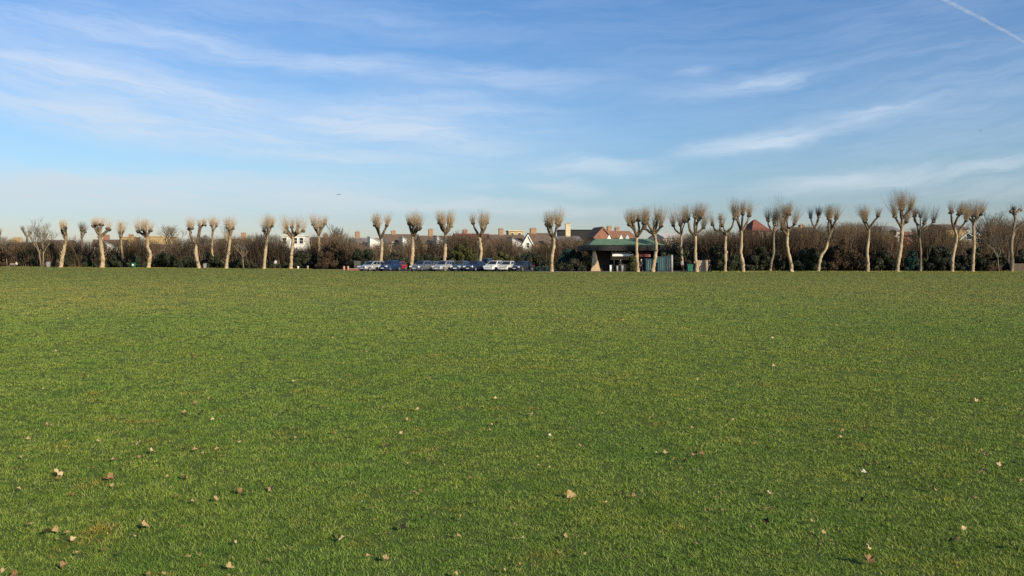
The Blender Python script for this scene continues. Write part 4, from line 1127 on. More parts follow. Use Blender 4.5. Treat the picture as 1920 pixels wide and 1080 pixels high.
# ------------------------------------------------------------------ houses
def house(label, px, d, W, Dp, eave, ridge, yaw, wall, roof, chimneys=(), windows=(), gable_front=False, hip=0.0, name='house', cat='house', group='houses beyond the scrub', extra=None, flat=False, barge='frame'):
    """W along the ridge, ridge and eave given as rows of the photograph; yaw turns the front towards the right"""
    root = empty(name, ground(px, d), R(yaw))
    tag(root, label, cat, group)
    ze, zr = zof(eave, d), zof(ridge, d)
    wb = MB()
    hw, hd = W / 2, Dp / 2
    if flat:
        wb.box((0, 0, zr / 2), (W, Dp, zr))
        wb.build('wall', M[wall], root)
        rb = MB(); rb.box((0, 0, zr + .12), (W + .4, Dp + .4, .24)); ro_ = rb.build('roof', M[roof], root)
    else:
        ov, t = .3, .14
        if gable_front:      # ridge runs front to back, gable faces the field
            vs = [(-hw, -hd, 0), (hw, -hd, 0), (hw, hd, 0), (-hw, hd, 0), (-hw, -hd, ze), (hw, -hd, ze), (hw, hd, ze), (-hw, hd, ze), (0, -hd, zr - .05), (0, hd, zr - .05)]
            wb.add(vs, [(0, 1, 5, 8, 4), (2, 3, 7, 9, 6), (1, 2, 6, 5), (3, 0, 4, 7), (4, 8, 9, 7), (5, 6, 9, 8)])
            rb = MB()
            for s_ in (-1, 1):
                sl_ = (zr - ze) / hw
                e = (s_ * (hw + ov), ze - ov * sl_)
                vs = []
                for y_ in (-hd - .2, hd + .2):
                    vs += [(0, y_, zr), (e[0], y_, e[1]), (e[0], y_, e[1] + t), (0, y_, zr + t)]
                rb.add(vs, [(0, 1, 2, 3), (7, 6, 5, 4), (0, 4, 5, 1), (1, 5, 6, 2), (2, 6, 7, 3), (3, 7, 4, 0)])
            bb = MB()
            for s_ in (-1, 1):      # barge boards
                sl_ = (zr - ze) / hw
                vs = []
                for y_ in (-hd - .26, -hd - .21):
                    vs += [(0, y_, zr + t), (s_ * (hw + ov), y_, ze - ov * sl_ + t), (s_ * (hw + ov), y_, ze - ov * sl_ - .22), (0, y_, zr - .22)]
                bb.add(vs, [(0, 1, 2, 3), (7, 6, 5, 4), (0, 4, 5, 1), (1, 5, 6, 2), (2, 6, 7, 3)])
        else:
            hx = hw - hip
            vs = [(-hw, -hd, 0), (hw, -hd, 0), (hw, hd, 0), (-hw, hd, 0), (-hw, -hd, ze), (hw, -hd, ze), (hw, hd, ze), (-hw, hd, ze), (-hx, 0, zr - .05), (hx, 0, zr - .05)]
            wb.add(vs, [(0, 1, 5, 4), (1, 2, 6, 9, 5) if not hip else (1, 2, 6, 5), (2, 3, 7, 6), (3, 0, 4, 8, 7) if not hip else (3, 0, 4, 7), (4, 5, 9, 8), (6, 7, 8, 9)] + ([(5, 6, 9), (7, 4, 8)] if hip else []))
            rb = MB()
            sl_ = (zr - ze) / hd
            if hip:
                e = ze - ov * sl_
                a, c_ = hw + ov, hd + ov
                vs = [(-a, -c_, e), (a, -c_, e), (a, c_, e), (-a, c_, e), (-hx, 0, zr + t), (hx, 0, zr + t), (-a, -c_, e + t), (a, -c_, e + t), (a, c_, e + t), (-a, c_, e + t)]
                rb.add(vs, [(3, 2, 1, 0), (0, 1, 7, 6), (1, 2, 8, 7), (2, 3, 9, 8), (3, 0, 6, 9), (6, 7, 5, 4), (8, 9, 4, 5), (7, 8, 5), (9, 6, 4)])
            else:
                for s_ in (-1, 1):
                    vs = []
                    for x_ in (-hw - .15, hw + .15):
                        vs += [(x_, 0, zr), (x_, s_ * (hd + ov), ze - ov * sl_), (x_, s_ * (hd + ov), ze - ov * sl_ + t), (x_, 0, zr + t)]
                    rb.add(vs, [(0, 1, 2, 3), (7, 6, 5, 4), (0, 4, 5, 1), (1, 5, 6, 2), (2, 6, 7, 3), (3, 7, 4, 0)])
        wb.build('wall', M[wall], root)
        ro_ = rb.build('roof', M[roof], root)
        if gable_front: bb.build('barge_board', M[barge], root)
    for (x_, y_, cw, top, cm) in chimneys:
        cb = MB()
        zt = zof(top, d)
        zb = (ze + .2) if not flat else zr + .24
        cb.box((x_, y_, (zb + zt) / 2), (cw, .62, zt - zb))
        cb.box((x_, y_, zt + .07), (cw + .16, .78, .14))
        co_ = cb.build('chimney', M[cm], ro_)
        # the pots stand on the stack
        for k in range(max(2, int(cw / .35))):
            pb = MB()
            xx = x_ - cw / 2 + (k + .5) * cw / max(2, int(cw / .35))
            pb.tube([(xx, y_, zt + .14), (xx, y_, zt + .36), (xx, y_, zt + .40)], [.11, .09, .12], 8)
            po = pb.build('chimney_pot', M['pot'], co_)
    for (x_, z_, ww, hh) in windows:
        fb = MB()
        y_ = -hd - .03
        z0_ = zof(z_, d)
        for (cx, cz, sx_, sz) in ((x_ - ww / 2, z0_, .09, hh), (x_ + ww / 2, z0_, .09, hh), (x_, z0_ + hh / 2, ww + .09, .09), (x_, z0_ - hh / 2, ww + .22, .12), (x_, z0_, ww - .09, .05)):
            fb.box((cx, y_, cz), (sx_, .1, sz))
        wf = fb.build('window', M['frame'], root)
        gb = MB(); gb.box((x_, y_ + .02, z0_), (ww - .09, .03, hh - .09)); gb.build('pane', M['glass'], wf)
    if extra: extra(root, d, ze, zr, hw, hd)
    return root


def outrigger(px_off, w_, wall, roof, eave, ridge, mono=True):
    """lean-to rear wing standing in front of the main wall"""
    def fn(root, d, ze, zr, hw, hd):
        z0_, z1_ = zof(eave, d), zof(ridge, d)
        mb = MB(); rb = MB()
        x0, x1 = px_off - w_ / 2, px_off + w_ / 2
        y0, y1 = -hd - 3.4, -hd
        # single slope from high left to low right, gable end to the field
        vs = [(x0, y0, 0), (x1, y0, 0), (x1, y1, 0), (x0, y1, 0), (x0, y0, z1_), (x1, y0, z0_), (x1, y1, z0_), (x0, y1, z1_)]
        mb.add(vs, [(0, 1, 5, 4), (1, 2, 6, 5), (2, 3, 7, 6), (3, 0, 4, 7), (4, 5, 6, 7)])
        e = mb.build('rear_wing', M[wall], root)
        t = .14
        vs = [(x0 - .15, y0 - .2, z1_ + .03), (x1 + .25, y0 - .2, z0_ - .10), (x1 + .25, y1, z0_ - .10), (x0 - .15, y1, z1_ + .03)]
        vs += [(a, b_, c_ + t) for a, b_, c_ in vs]
        rb.add(vs, [(3, 2, 1, 0), (4, 5, 6, 7), (0, 1, 5, 4), (1, 2, 6, 5), (2, 3, 7, 6), (3, 0, 4, 7)])
        rb.build('wing_roof', M[roof], e)
        fb = MB(); zc = z0_ - 1.0
        for (cx, cz, sx_, sz) in ((px_off - .5, zc, .08, 1.3), (px_off + .5, zc, .08, 1.3), (px_off, zc + .65, 1.08, .08), (px_off, zc - .65, 1.2, .1)):
            fb.box((cx, y0 - .03, cz), (sx_, .1, sz))
        f_ = fb.build('window', M['frame'], e)
        gb = MB(); gb.box((px_off, y0 - .01, zc), (.92, .03, 1.22)); gb.build('pane', M['glass'], f_)
    return fn


Y0 = 20
house('tan brick house with a square stack seen over the scrub near the left edge', 46, 232, 9, 8, 462, 455, Y0, 'stock_brick', 'tile_brown', [(-1.5, 0, 2.2, 447, 'yellow_brick')])
house('long dark-roofed house behind the first two stout twiggy pollards', 112, 236, 7.5, 8, 459, 451, 10, 'stock_brick', 'tile_brown', [], [(-1, 468, 1.4, 1.6)])
house('white-gabled house with a reddish stack behind the slim double-stemmed pollard', 208, 232, 8.4, 8, 462, 450, Y0, 'render', 'tile_brown', [(-1, 0, 1.6, 442, 'red_brick')], extra=outrigger(1.2, 3.4, 'render', 'pale_slate', 468, 455))
house('yellow block with a small red stack behind the rounded bushy pollard', 247, 240, 3.2, 7, 452, 446, 12, 'yellow_brick', 'yellow_brick', [(0, 0, 1.2, 441, 'red_brick')], flat=True)
house('long yellow flat-roofed building right of the rounded bushy pollard', 303, 242, 7.4, 8, 452, 445, 12, 'yellow_brick', 'yellow_brick', [], [], flat=True)
house('low white-fronted house half hidden below the long yellow building', 306, 225, 7.5, 7, 467, 459, 15, 'render', 'tile_brown', [], [(-2, 469, 1.1, 1.2), (1.5, 469, 1.1, 1.2)])
house('narrow grey turreted house with two white windows between the forked and tall slim pollards', 386, 226, 2.6, 3, 450, 441, 10, 'grey_wall', 'slate', [], [(-.55, 452, .75, 1.6), (.55, 452, .75, 1.6)], hip=1.2)
house('brown-roofed house with an orange stack behind the right-leaning pollard', 442, 222, 8.0, 8, 460, 449, Y0, 'stock_brick', 'tile_brown', [(2.1, 0, 1.3, 438, 'orange_brick')], extra=outrigger(-1.0, 3.2, 'render', 'tile_brown', 468, 456))
house('flat-roofed white house behind the spreading twin-headed pollard', 555, 205, 5.6, 7, 455, 443, 4, 'render', 'render', [], [(-2.0, 452, 1.1, 1.5), (.4, 452, 1.3, 1.5), (2.0, 452, 1.0, 1.5)], flat=True)
house('dark-roofed house with a small red stack behind the cup-headed pollard', 606, 222, 9, 8, 456, 446, Y0, 'stock_brick', 'tile_brown', [(.6, 0, .9, 439, 'red_brick')])
TERR = [
    ('terraced house with orange stack and pale lean-to behind the leftmost parked car', 690, 'slate', 'stock_brick', -2.6, 'orange_brick', 435, 'pale_slate', 458, 446, 1.0),
    ('terraced house with broad white rear wing behind the Y-shaped pollard', 752, 'tile_brown', 'render', -1.9, 'orange_brick', 433, 'pale_slate', 462, 446, .6),
    ('terraced house with a blue-white rear gable left of the ring-headed pollard', 818, 'tile_brown', 'stock_brick', -1.4, 'orange_brick', 430, 'pale_slate', 464, 444, .0),
    ('red-roofed terraced house with a dark red stack right of the ring-headed pollard', 884, 'tile_red', 'red_brick', -1.6, 'red_brick', 431, 'tile_brown', 462, 450, .8),
    ('brown-roofed terraced house with a white-topped stack right of the uneven two-headed pollard', 948, 'tile_brown', 'stock_brick', -1.2, 'orange_brick', 429, 'slate', 460, 447, .8),
]
for i, (lab, px, rf, wl, chx, chm, cht, orf, e1, r1, ox_) in enumerate(TERR):
    house(lab, px, 212 - i * 2, 8.8, 8, (463, 457, 458, 454, 457)[i], (447, 440, 443, 439, 441)[i], Y0, wl, rf, [(chx, 0, 1.1, cht + 1.5, chm)], [(-2.6, 460, 1.1, 1.4)], extra=outrigger(ox_, 3.6, 'render', orf, e1, r1), name='terraced_house')
house('tan flat block on the skyline between the uneven two-headed pollard and the white gabled house', 965, 240, 4.2, 5, 446, 434, 8, 'yellow_brick', 'cream', [], [(-1, 441, .9, 1.2), (1, 441, .9, 1.2)], flat=True)
house('small steep white gabled house behind the last parked cars', 988, 190, 2.2, 5, 457, 441, 4, 'render', 'slate', [], [(0, 460, .7, 1.1)], gable_front=True)
house('red-brown roofed house with a yellow gable and square stack, left of the lone pollard', 1014, 200, 6.6, 8, 458, 438, Y0, 'yellow_brick', 'tile_brown', [(-2.0, 0, 1.5, 430, 'orange_brick')], [(1.2, 460, 1.1, 1.3)])
house('low house with a tall pale flared chimney right of the lone pollard', 1062, 190, 5.5, 7, 452, 444, 12, 'stock_brick', 'slate', [(.3, 0, 1.1, 421, 'cream')])
house('dark box standing in for far skyline trees left of the red brick gables', 1085, 260, 13, 10, 444, 433, 0, 'dark_wood', 'dark_wood', [], flat=True)  # plain dark box added in place of the far trees, built with house parts
house('red brick gabled house with a bright orange roof slope above the left of the cafe', 1122, 175, 3.7, 5, 444, 427, 16, 'red_brick', 'tile_orange', [], [], gable_front=True, barge='tile_orange')
house('orange-roofed house with twin stacks above the cafe roof', 1150, 180, 7.0, 8, 446, 434, 15, 'orange_brick', 'tile_orange', [(-1.0, 0, .9, 426, 'orange_brick'), (.8, 0, .9, 428, 'orange_brick')])
house('low house with a white sunlit roof right of the bowed pollard', 1245, 175, 3.8, 6, 446, 438, 20, 'render', 'pale_slate', [], [(0.5, 450, 1.0, 1.0)])
house('house with a large dark red hipped roof behind the three-knuckled pollard', 1414, 165, 3.7, 4.4, 432, 413, 16, 'stock_brick', 'tile_red', [], [(-.8, 440, .9, 1.2), (.8, 440, .9, 1.2)], hip=1.6)
house('brown-roofed house with a small stack left of the hidden-based pollard', 1500, 170, 5, 7, 438, 427, 18, 'stock_brick', 'tile_brown', [(.2, 0, .9, 423, 'orange_brick')])
house('pale house far behind the hedge left of the tallest pollard', 1655, 190, 4.2, 6, 434, 425, 12, 'render', 'slate', [], [(0, 438, 1.0, 1.1)])
house('orange-red walled house right of the tallest pollard', 1703, 150, 2.4, 4, 441, 436, -14, 'bright_brick', 'tile_orange', [], [(0.3, 446, .8, 1.0)])
house('dark brown-roofed house right of the branch with the small tuft', 1768, 165, 5, 7, 430, 422, 14, 'stock_brick', 'tile_brown', [])
house('cream gabled house left of the straight dark-stemmed pollard', 1813, 158, 2.5, 4, 448, 436, -24, 'cream', 'cream', [], [(0, 445, .8, .9)], gable_front=True)
house('cream house with a white eave right of the straight dark-stemmed pollard', 1834, 160, 2.2, 4, 447, 443, -24, 'cream', 'render', [], [(0, 451, .9, .8)], flat=True)
house('white house glimpsed left of the gaunt pollard', 1888, 158, 2.6, 4, 445, 440, -20, 'render', 'slate', [], [(0, 449, .8, .9)])
house('tan house at the right edge behind the gaunt pollard', 1922, 160, 3.6, 5, 444, 432, -18, 'cream', 'tile_brown', [(0, 0, .8, 428, 'orange_brick')], [(-.6, 447, .8, 1.0)])


# ------------------------------------------------------------------ the cafe pavilion
def cafe():
    d = 122.0
    k = d / F
    cx = 1172
    X_ = lambda px: (px - cx) * k
    Zz = lambda py: zof(py, d)
    root = empty('cafe_pavilion', ground(cx, d))
    tag(root, 'low dark cafe pavilion with a green hipped roof and sandy buttress', 'cafe')
    x0, x1 = X_(1110), X_(1240)
    Dp = 7.5
    zf, zt = Zz(470), Zz(460)
    zr = Zz(447)
    wb = MB()
    wb.box(((x0 + x1) / 2, Dp - .1, zf / 2), (x1 - x0, .2, zf))                      # back
    wb.box((x1 - .1, Dp / 2 - .1, zf / 2), (.2, Dp - .2, zf))                         # right end
    wb.box(((X_(1194) + X_(1210)) / 2, 1.0, zf / 2), (X_(1210) - X_(1194), .2, zf))   # front pier
    wb.box((x0 + .1, Dp / 2 - .1, zf / 2), (.2, Dp - .2, zf))
    wb.box(((X_(1114) + X_(1146)) / 2, 2.2, zf / 2), (X_(1146) - X_(1114), .2, zf))    # dark recessed front
    wb.build('wall', M['dark_wood'], root)
    fb = MB(); fb.box(((X_(1094) + x1) / 2, Dp / 2 - .6, (zf + zt) / 2), (x1 - X_(1094) + .6, Dp + 1.4, zt - zf)); fb.build('fascia', M['dark_wood'], root)
    rb = MB()
    a0, a1, b0, b1 = X_(1101), x1 + .4, -1.4, Dp + .3
    rx0, rx1, ym = X_(1120), x1 - 1.5, Dp / 2 - .6
    vs = [(a0, b0, zt + .004), (a1, b0, zt + .004), (a1, b1, zt + .004), (a0, b1, zt + .004), (rx0, ym - .6, zr), (rx1, ym - .6, zr), (rx1, ym + .6, zr), (rx0, ym + .6, zr)]
    rb.add(vs, [(3, 2, 1, 0), (0, 1, 5, 4), (1, 2, 6, 5), (2, 3, 7, 6), (3, 0, 4, 7), (4, 5, 6, 7)])
    ro_ = rb.build('roof', M['green_roof'], root)
    for px in (1146, 1169, 1181):                       # little white roof vents on the ridge
        vb = MB()
        x_, w_ = X_(px), .30
        vs = [(x_ - w_, ym - .5, zr), (x_ + w_, ym - .5, zr), (x_ + w_, ym + .3, zr), (x_ - w_, ym + .3, zr), (x_, ym - .5, zr + .62), (x_, ym + .3, zr + .62)]
        vb.add(vs, [(0, 1, 4), (2, 3, 5), (0, 3, 2, 1), (0, 4, 5, 3), (1, 2, 5, 4)])
        vb.build('roof_vent', M['frame'], ro_)
    bb = MB()                                            # raking buttress
    prof = [(X_(1111), zf), (X_(1115), zf), (X_(1125), 0), (X_(1107), 0)]
    vs = [(x_, -.9, z_) for x_, z_ in prof] + [(x_, 1.6, z_) for x_, z_ in prof]
    bb.add(vs, [(3, 2, 1, 0), (4, 5, 6, 7), (0, 1, 5, 4), (1, 2, 6, 5), (2, 3, 7, 6), (3, 0, 4, 7)])
    bb.build('buttress', M['sandstone'], root)
    cb = MB(); cb.box(((X_(1147) + X_(1186)) / 2, 1.15, (1.05) / 2), (X_(1186) - X_(1147), .5, 1.05)); cb.build('counter', M['dark_wood'], root)
    sb = MB()
    y0, y1, zt_, zb_ = -.8, 1.0, Zz(470.3), Zz(477)
    vs = [(X_(1147), y0, zb_), (X_(1186), y0, zb_), (X_(1186), y1, zt_ - .02), (X_(1147), y1, zt_ - .02)]
    vs = vs + [(a, b_, c_ - .05) for a, b_, c_ in vs]
    sb.add(vs, [(0, 1, 2, 3), (7, 6, 5, 4), (0, 4, 5, 1), (1, 5, 6, 2), (2, 6, 7, 3), (3, 7, 4, 0)])
    sb.box(((X_(1147) + X_(1186)) / 2, y0 - .02, zb_ - .12), (X_(1186) - X_(1147), .04, .3))
    sb.build('awning', M['canvas'], root)
    rb2 = MB()
    vs = [(X_(1197), -.75, Zz(479)), (X_(1218), -.75, Zz(478)), (X_(1218), .9, Zz(471)), (X_(1197), .9, Zz(471))]
    vs = vs + [(a, b_, c_ - .05) for a, b_, c_ in vs]
    rb2.add(vs, [(0, 1, 2, 3), (7, 6, 5, 4), (0, 4, 5, 1), (1, 5, 6, 2), (2, 6, 7, 3), (3, 7, 4, 0)])
    rb2.box(((X_(1197) + X_(1218)) / 2, -.78, Zz(480)), (X_(1218) - X_(1197), .04, .28))
    ra = rb2.build('awning', M['red_canvas'], root); ra['label'] = 'faded red awning at the right of the front'
    for px in (1150, 1184, 1224):
        pb = MB(); pb.box((X_(px), -.7, zf / 2), (.12, .12, zf)); pb.build('post', M['dark_wood'], root)
    kb = MB(); kb.box(((X_(1148) + X_(1186)) / 2, 2.6, 2.05), (X_(1186) - X_(1148), .05, .9)); kb.build('back_panel', M['cream'], root)


cafe()


# ------------------------------------------------------------------ small things round the cafe and along the edge
def post(label, px, d, w_, top, mat, name='post', cat='post', group=None, cap=True):
    h_ = zof(top, d)
    root = empty(name, ground(px, d))
    tag(root, label, cat, group)
    b_ = MB(); b_.tube([(0, 0, -.05), (0, 0, h_ * .5), (0, 0, h_ - .06)], [w_ / 2, w_ / 2 * .97, w_ / 2 * .95], 10); b_.build('shaft', M[mat], root, True)
    c_ = MB(); c_.tube([(0, 0, h_ - .06), (0, 0, h_ - .03), (0, 0, h_)], [w_ * .56, w_ * .58, w_ * .3], 10); c_.build('cap', M[mat], root, True)
    return root


def wheelie(label, px, d, w_, dp, h_, mat, name='wheelie_bin', cat='bin', rz=0.0, sign=False, group=None):
    root = empty(name, ground(px, d), rz)
    tag(root, label, cat, group)
    b_ = MB()
    vs = []
    for z, s_ in ((.09, .8), (h_ * .9, 1.0)):
        for x_, y_ in ((-1, -1), (1, -1), (1, 1), (-1, 1)): vs.append((x_ * w_ / 2 * s_, y_ * dp / 2 * s_, z))
    b_.add(vs, [(3, 2, 1, 0), (4, 5, 6, 7), (0, 1, 5, 4), (1, 2, 6, 5), (2, 3, 7, 6), (3, 0, 4, 7)])
    b_.box((0, 0, h_ * .9 - .03), (w_ + .05, dp + .05, .05))
    b_.build('body', M[mat], root)
    l_ = MB()
    vs = [(-w_ / 2 - .03, -dp / 2 - .04, h_ * .9 + .004), (w_ / 2 + .03, -dp / 2 - .04, h_ * .9 + .004), (w_ / 2 + .03, dp / 2 + .03, h_ * .9 + .004), (-w_ / 2 - .03, dp / 2 + .03, h_ * .9 + .004),
          (-w_ / 2 + .03, -dp / 2 + .05, h_ * .96), (w_ / 2 - .03, -dp / 2 + .05, h_ * .96), (w_ / 2 - .03, dp / 2, h_), (-w_ / 2 + .03, dp / 2, h_)]
    l_.add(vs, [(3, 2, 1, 0), (4, 5, 6, 7), (0, 1, 5, 4), (1, 2, 6, 5), (2, 3, 7, 6), (3, 0, 4, 7)])
    l_.build('lid', M[mat], root)
    for s_ in (-1, 1):
        wv = MB(); wv.tube([(s_ * (w_ / 2 - .02), dp / 2 - .05, .1), (s_ * (w_ / 2 + .04), dp / 2 - .05, .1)], .1, 12); wv.build('wheel', M['tyre'], root)
    if sign:
        sb = MB(); sb.box((0, -dp / 2 - .012, h_ * .58), (w_ * .5, .02, h_ * .3)); sb.build('sign', M['frame'], root)
    return root


def container(label, px0, px1, topy, d, mat, dp=2.2, group=None):
    w_ = (px1 - px0) / F * d
    h_ = zof(topy, d)
    root = empty('storage_container', ground((px0 + px1) / 2, d))
    tag(root, label, 'container', group)
    b_ = MB()
    b_.box((0, dp / 2, h_ / 2 + .05), (w_ - .1, dp - .1, h_ - .2))
    n_ = int(w_ / .18)
    for i in range(n_):
        b_.box((-w_ / 2 + .15 + (i + .5) * (w_ - .3) / n_, .035, h_ / 2 + .05), ((w_ - .3) / n_ * .5, .03, h_ - .32))
    b_.build('body', M[mat], root)
    f_ = MB()
    for x_ in (-w_ / 2 + .05, w_ / 2 - .05):
        for y_ in (.05, dp - .05): f_.box((x_, y_, h_ / 2), (.12, .12, h_))
    for z_ in (.08, h_ - .05):
        for y_ in (.05, dp - .05): f_.box((0, y_, z_), (w_ - .22, .1, .12))
    f_.build('frame', M['deep_teal'], root)
    for s_ in (-1, 1):
        r_ = MB(); r_.tube([(s_ * .12, -.03, .25), (s_ * .12, -.03, h_ - .25)], .02, 8); r_.build('locking_bar', M['grey_metal'], root)
    return root


container('narrow teal storage container left of the bowed pollard by the cafe', 1211, 1223, 485, 116.5, 'teal')
container('wide teal storage container right of the bowed pollard by the cafe', 1230, 1249, 481, 116.5, 'teal')
container('deep blue-green container between the wide teal one and the grey post', 1249.5, 1257.5, 480, 117.2, 'deep_teal')
post('thick pale grey post with a wide flat cap right of the teal containers', 1259.5, 114.6, .34, 478, 'grey_metal')
wheelie('green wheelie bin left of the pollard with the outstretched limb', 1293.5, 115.5, .78, .8, 1.05, 'green_bin')
wheelie('green litter bin with a white sign under the trees at the left', 251, 171, .75, .7, 1.05, 'green_bin', name='litter_bin', sign=True)
wheelie('grey litter bin between the forked pollard and the tall slim pollard', 384.5, 160, .5, .5, .95, 'grey_metal', name='litter_bin')
wheelie('blue-grey bin right of the wide bare tree', 91, 184, .62, .6, 1.2, 'grey_metal', name='litter_bin')
GP = 'small posts by the cafe opening'
post('slim whitish post, leftmost of the three low posts before the cafe opening', 1144.5, 116.2, .30, 497, 'frame', group=GP, name='bollard', cat='bollard')
post('grey-white post, middle of the three low posts before the cafe opening', 1157, 116.4, .32, 498, 'grey_metal', group=GP, name='bollard', cat='bollard')
post('wide greyish post, rightmost of the three low posts before the cafe opening', 1166.5, 116.2, .42, 497, 'grey_metal', group=GP, name='bollard', cat='bollard')
post('small white post right of the spreading twin-headed pollard', 559, 149, .34, 499, 'frame', name='bollard', cat='bollard')
post('tan wooden post left of the big rounded brown bush', 577, 147, .32, 498, 'pale_wood')
post('pinkish post, left one of the pair beside the leftmost parked car', 645, 131, .34, 499, 'terracotta_wood', group='pinkish posts beside the car park')
post('pinkish post, right one of the pair beside the leftmost parked car', 652.5, 131, .32, 499, 'terracotta_wood', group='pinkish posts beside the car park')

# low brick edging left of the leftmost parked car
bw = empty('low_brick_wall', ground(664, 127))
tag(bw, 'low reddish brick wall left of the leftmost parked car', 'wall')
q = MB(); q.box((0, 0, .13), (1.5, .25, .26)); q.build('wall_body', M['red_brick'], bw)
q = MB(); q.box((0, 0, .29), (1.6, .32, .06)); q.build('coping', M['terracotta_wood'], bw)


def panel_fence(label, px0, px1, topy, d, mat, n_=3, boards=True, name='fence_panel', cat='fence'):
    w_ = (px1 - px0) / F * d
    h_ = zof(topy, d)
    root = empty(name, ground((px0 + px1) / 2, d))
    tag(root, label, cat)
    b_ = MB()
    nb = max(4, int(w_ / .15))
    for i in range(nb):
        b_.box((-w_ / 2 + (i + .5) * w_ / nb, 0, h_ / 2 + .03), (w_ / nb * .9, .025, h_ - .08))
    b_.build('boards', M[mat], root)
    r_ = MB()
    for z_ in (h_ * .25, h_ * .78): r_.box((0, .035, z_), (w_, .04, .09))
    r_.build('rail', M[mat], root)
    for i in range(n_):
        p_ = MB(); p_.box((-w_ / 2 + i * w_ / (n_ - 1), .11, h_ / 2), (.1, .1, h_ + .1)); p_.build('post', M[mat], root)
    return root


panel_fence('pale weathered wooden fence panel right of the pollard with the outstretched limb', 1308, 1327, 488, 115.5, 'pale_wood')
M['dull_boards'] = noisy('dull_grey_boards', [(0.06, 0.06, 0.055), (0.12, 0.115, 0.105)], 2, 0.9)
panel_fence('long dull grey fence panel behind the leftmost parked car', 664, 720, 489, 138, 'dull_boards', 5)
M['brown_boards'] = noisy('brown_boards', [(0.07, 0.055, 0.04), (0.14, 0.11, 0.08)], 2, 0.9, stretch=(6, 6, 0.6))
panel_fence('low brown plank fence behind the gaunt pollard at the right edge', 1900, 1948, 494, 119, 'brown_boards', 4)


def bench(label, px, d, rz=0.0):
    root = empty('bench', ground(px, d), rz)
    tag(root, label, 'bench')
    s_ = MB()
    for i in range(3): s_.box((0, -.2 + i * .16, .45), (1.6, .13, .045))
    s_.build('seat', M['pale_wood'], root)
    b_ = MB()
    for i in range(2): b_.box((0, .28, .62 + i * .18), (1.6, .04, .13))
    b_.build('backrest', M['pale_wood'], root)
    for x_ in (-.65, .65):
        l_ = MB(); l_.box((x_, -.18, .21), (.07, .07, .42)); l_.box((x_, .23, .42), (.07, .06, .84)); l_.box((x_, .02, .40), (.06, .36, .05)); l_.build('leg', M['grey_metal'], root)


bench('pale wooden bench near the left edge with a person sitting at its end', 24, 187, R(-6))


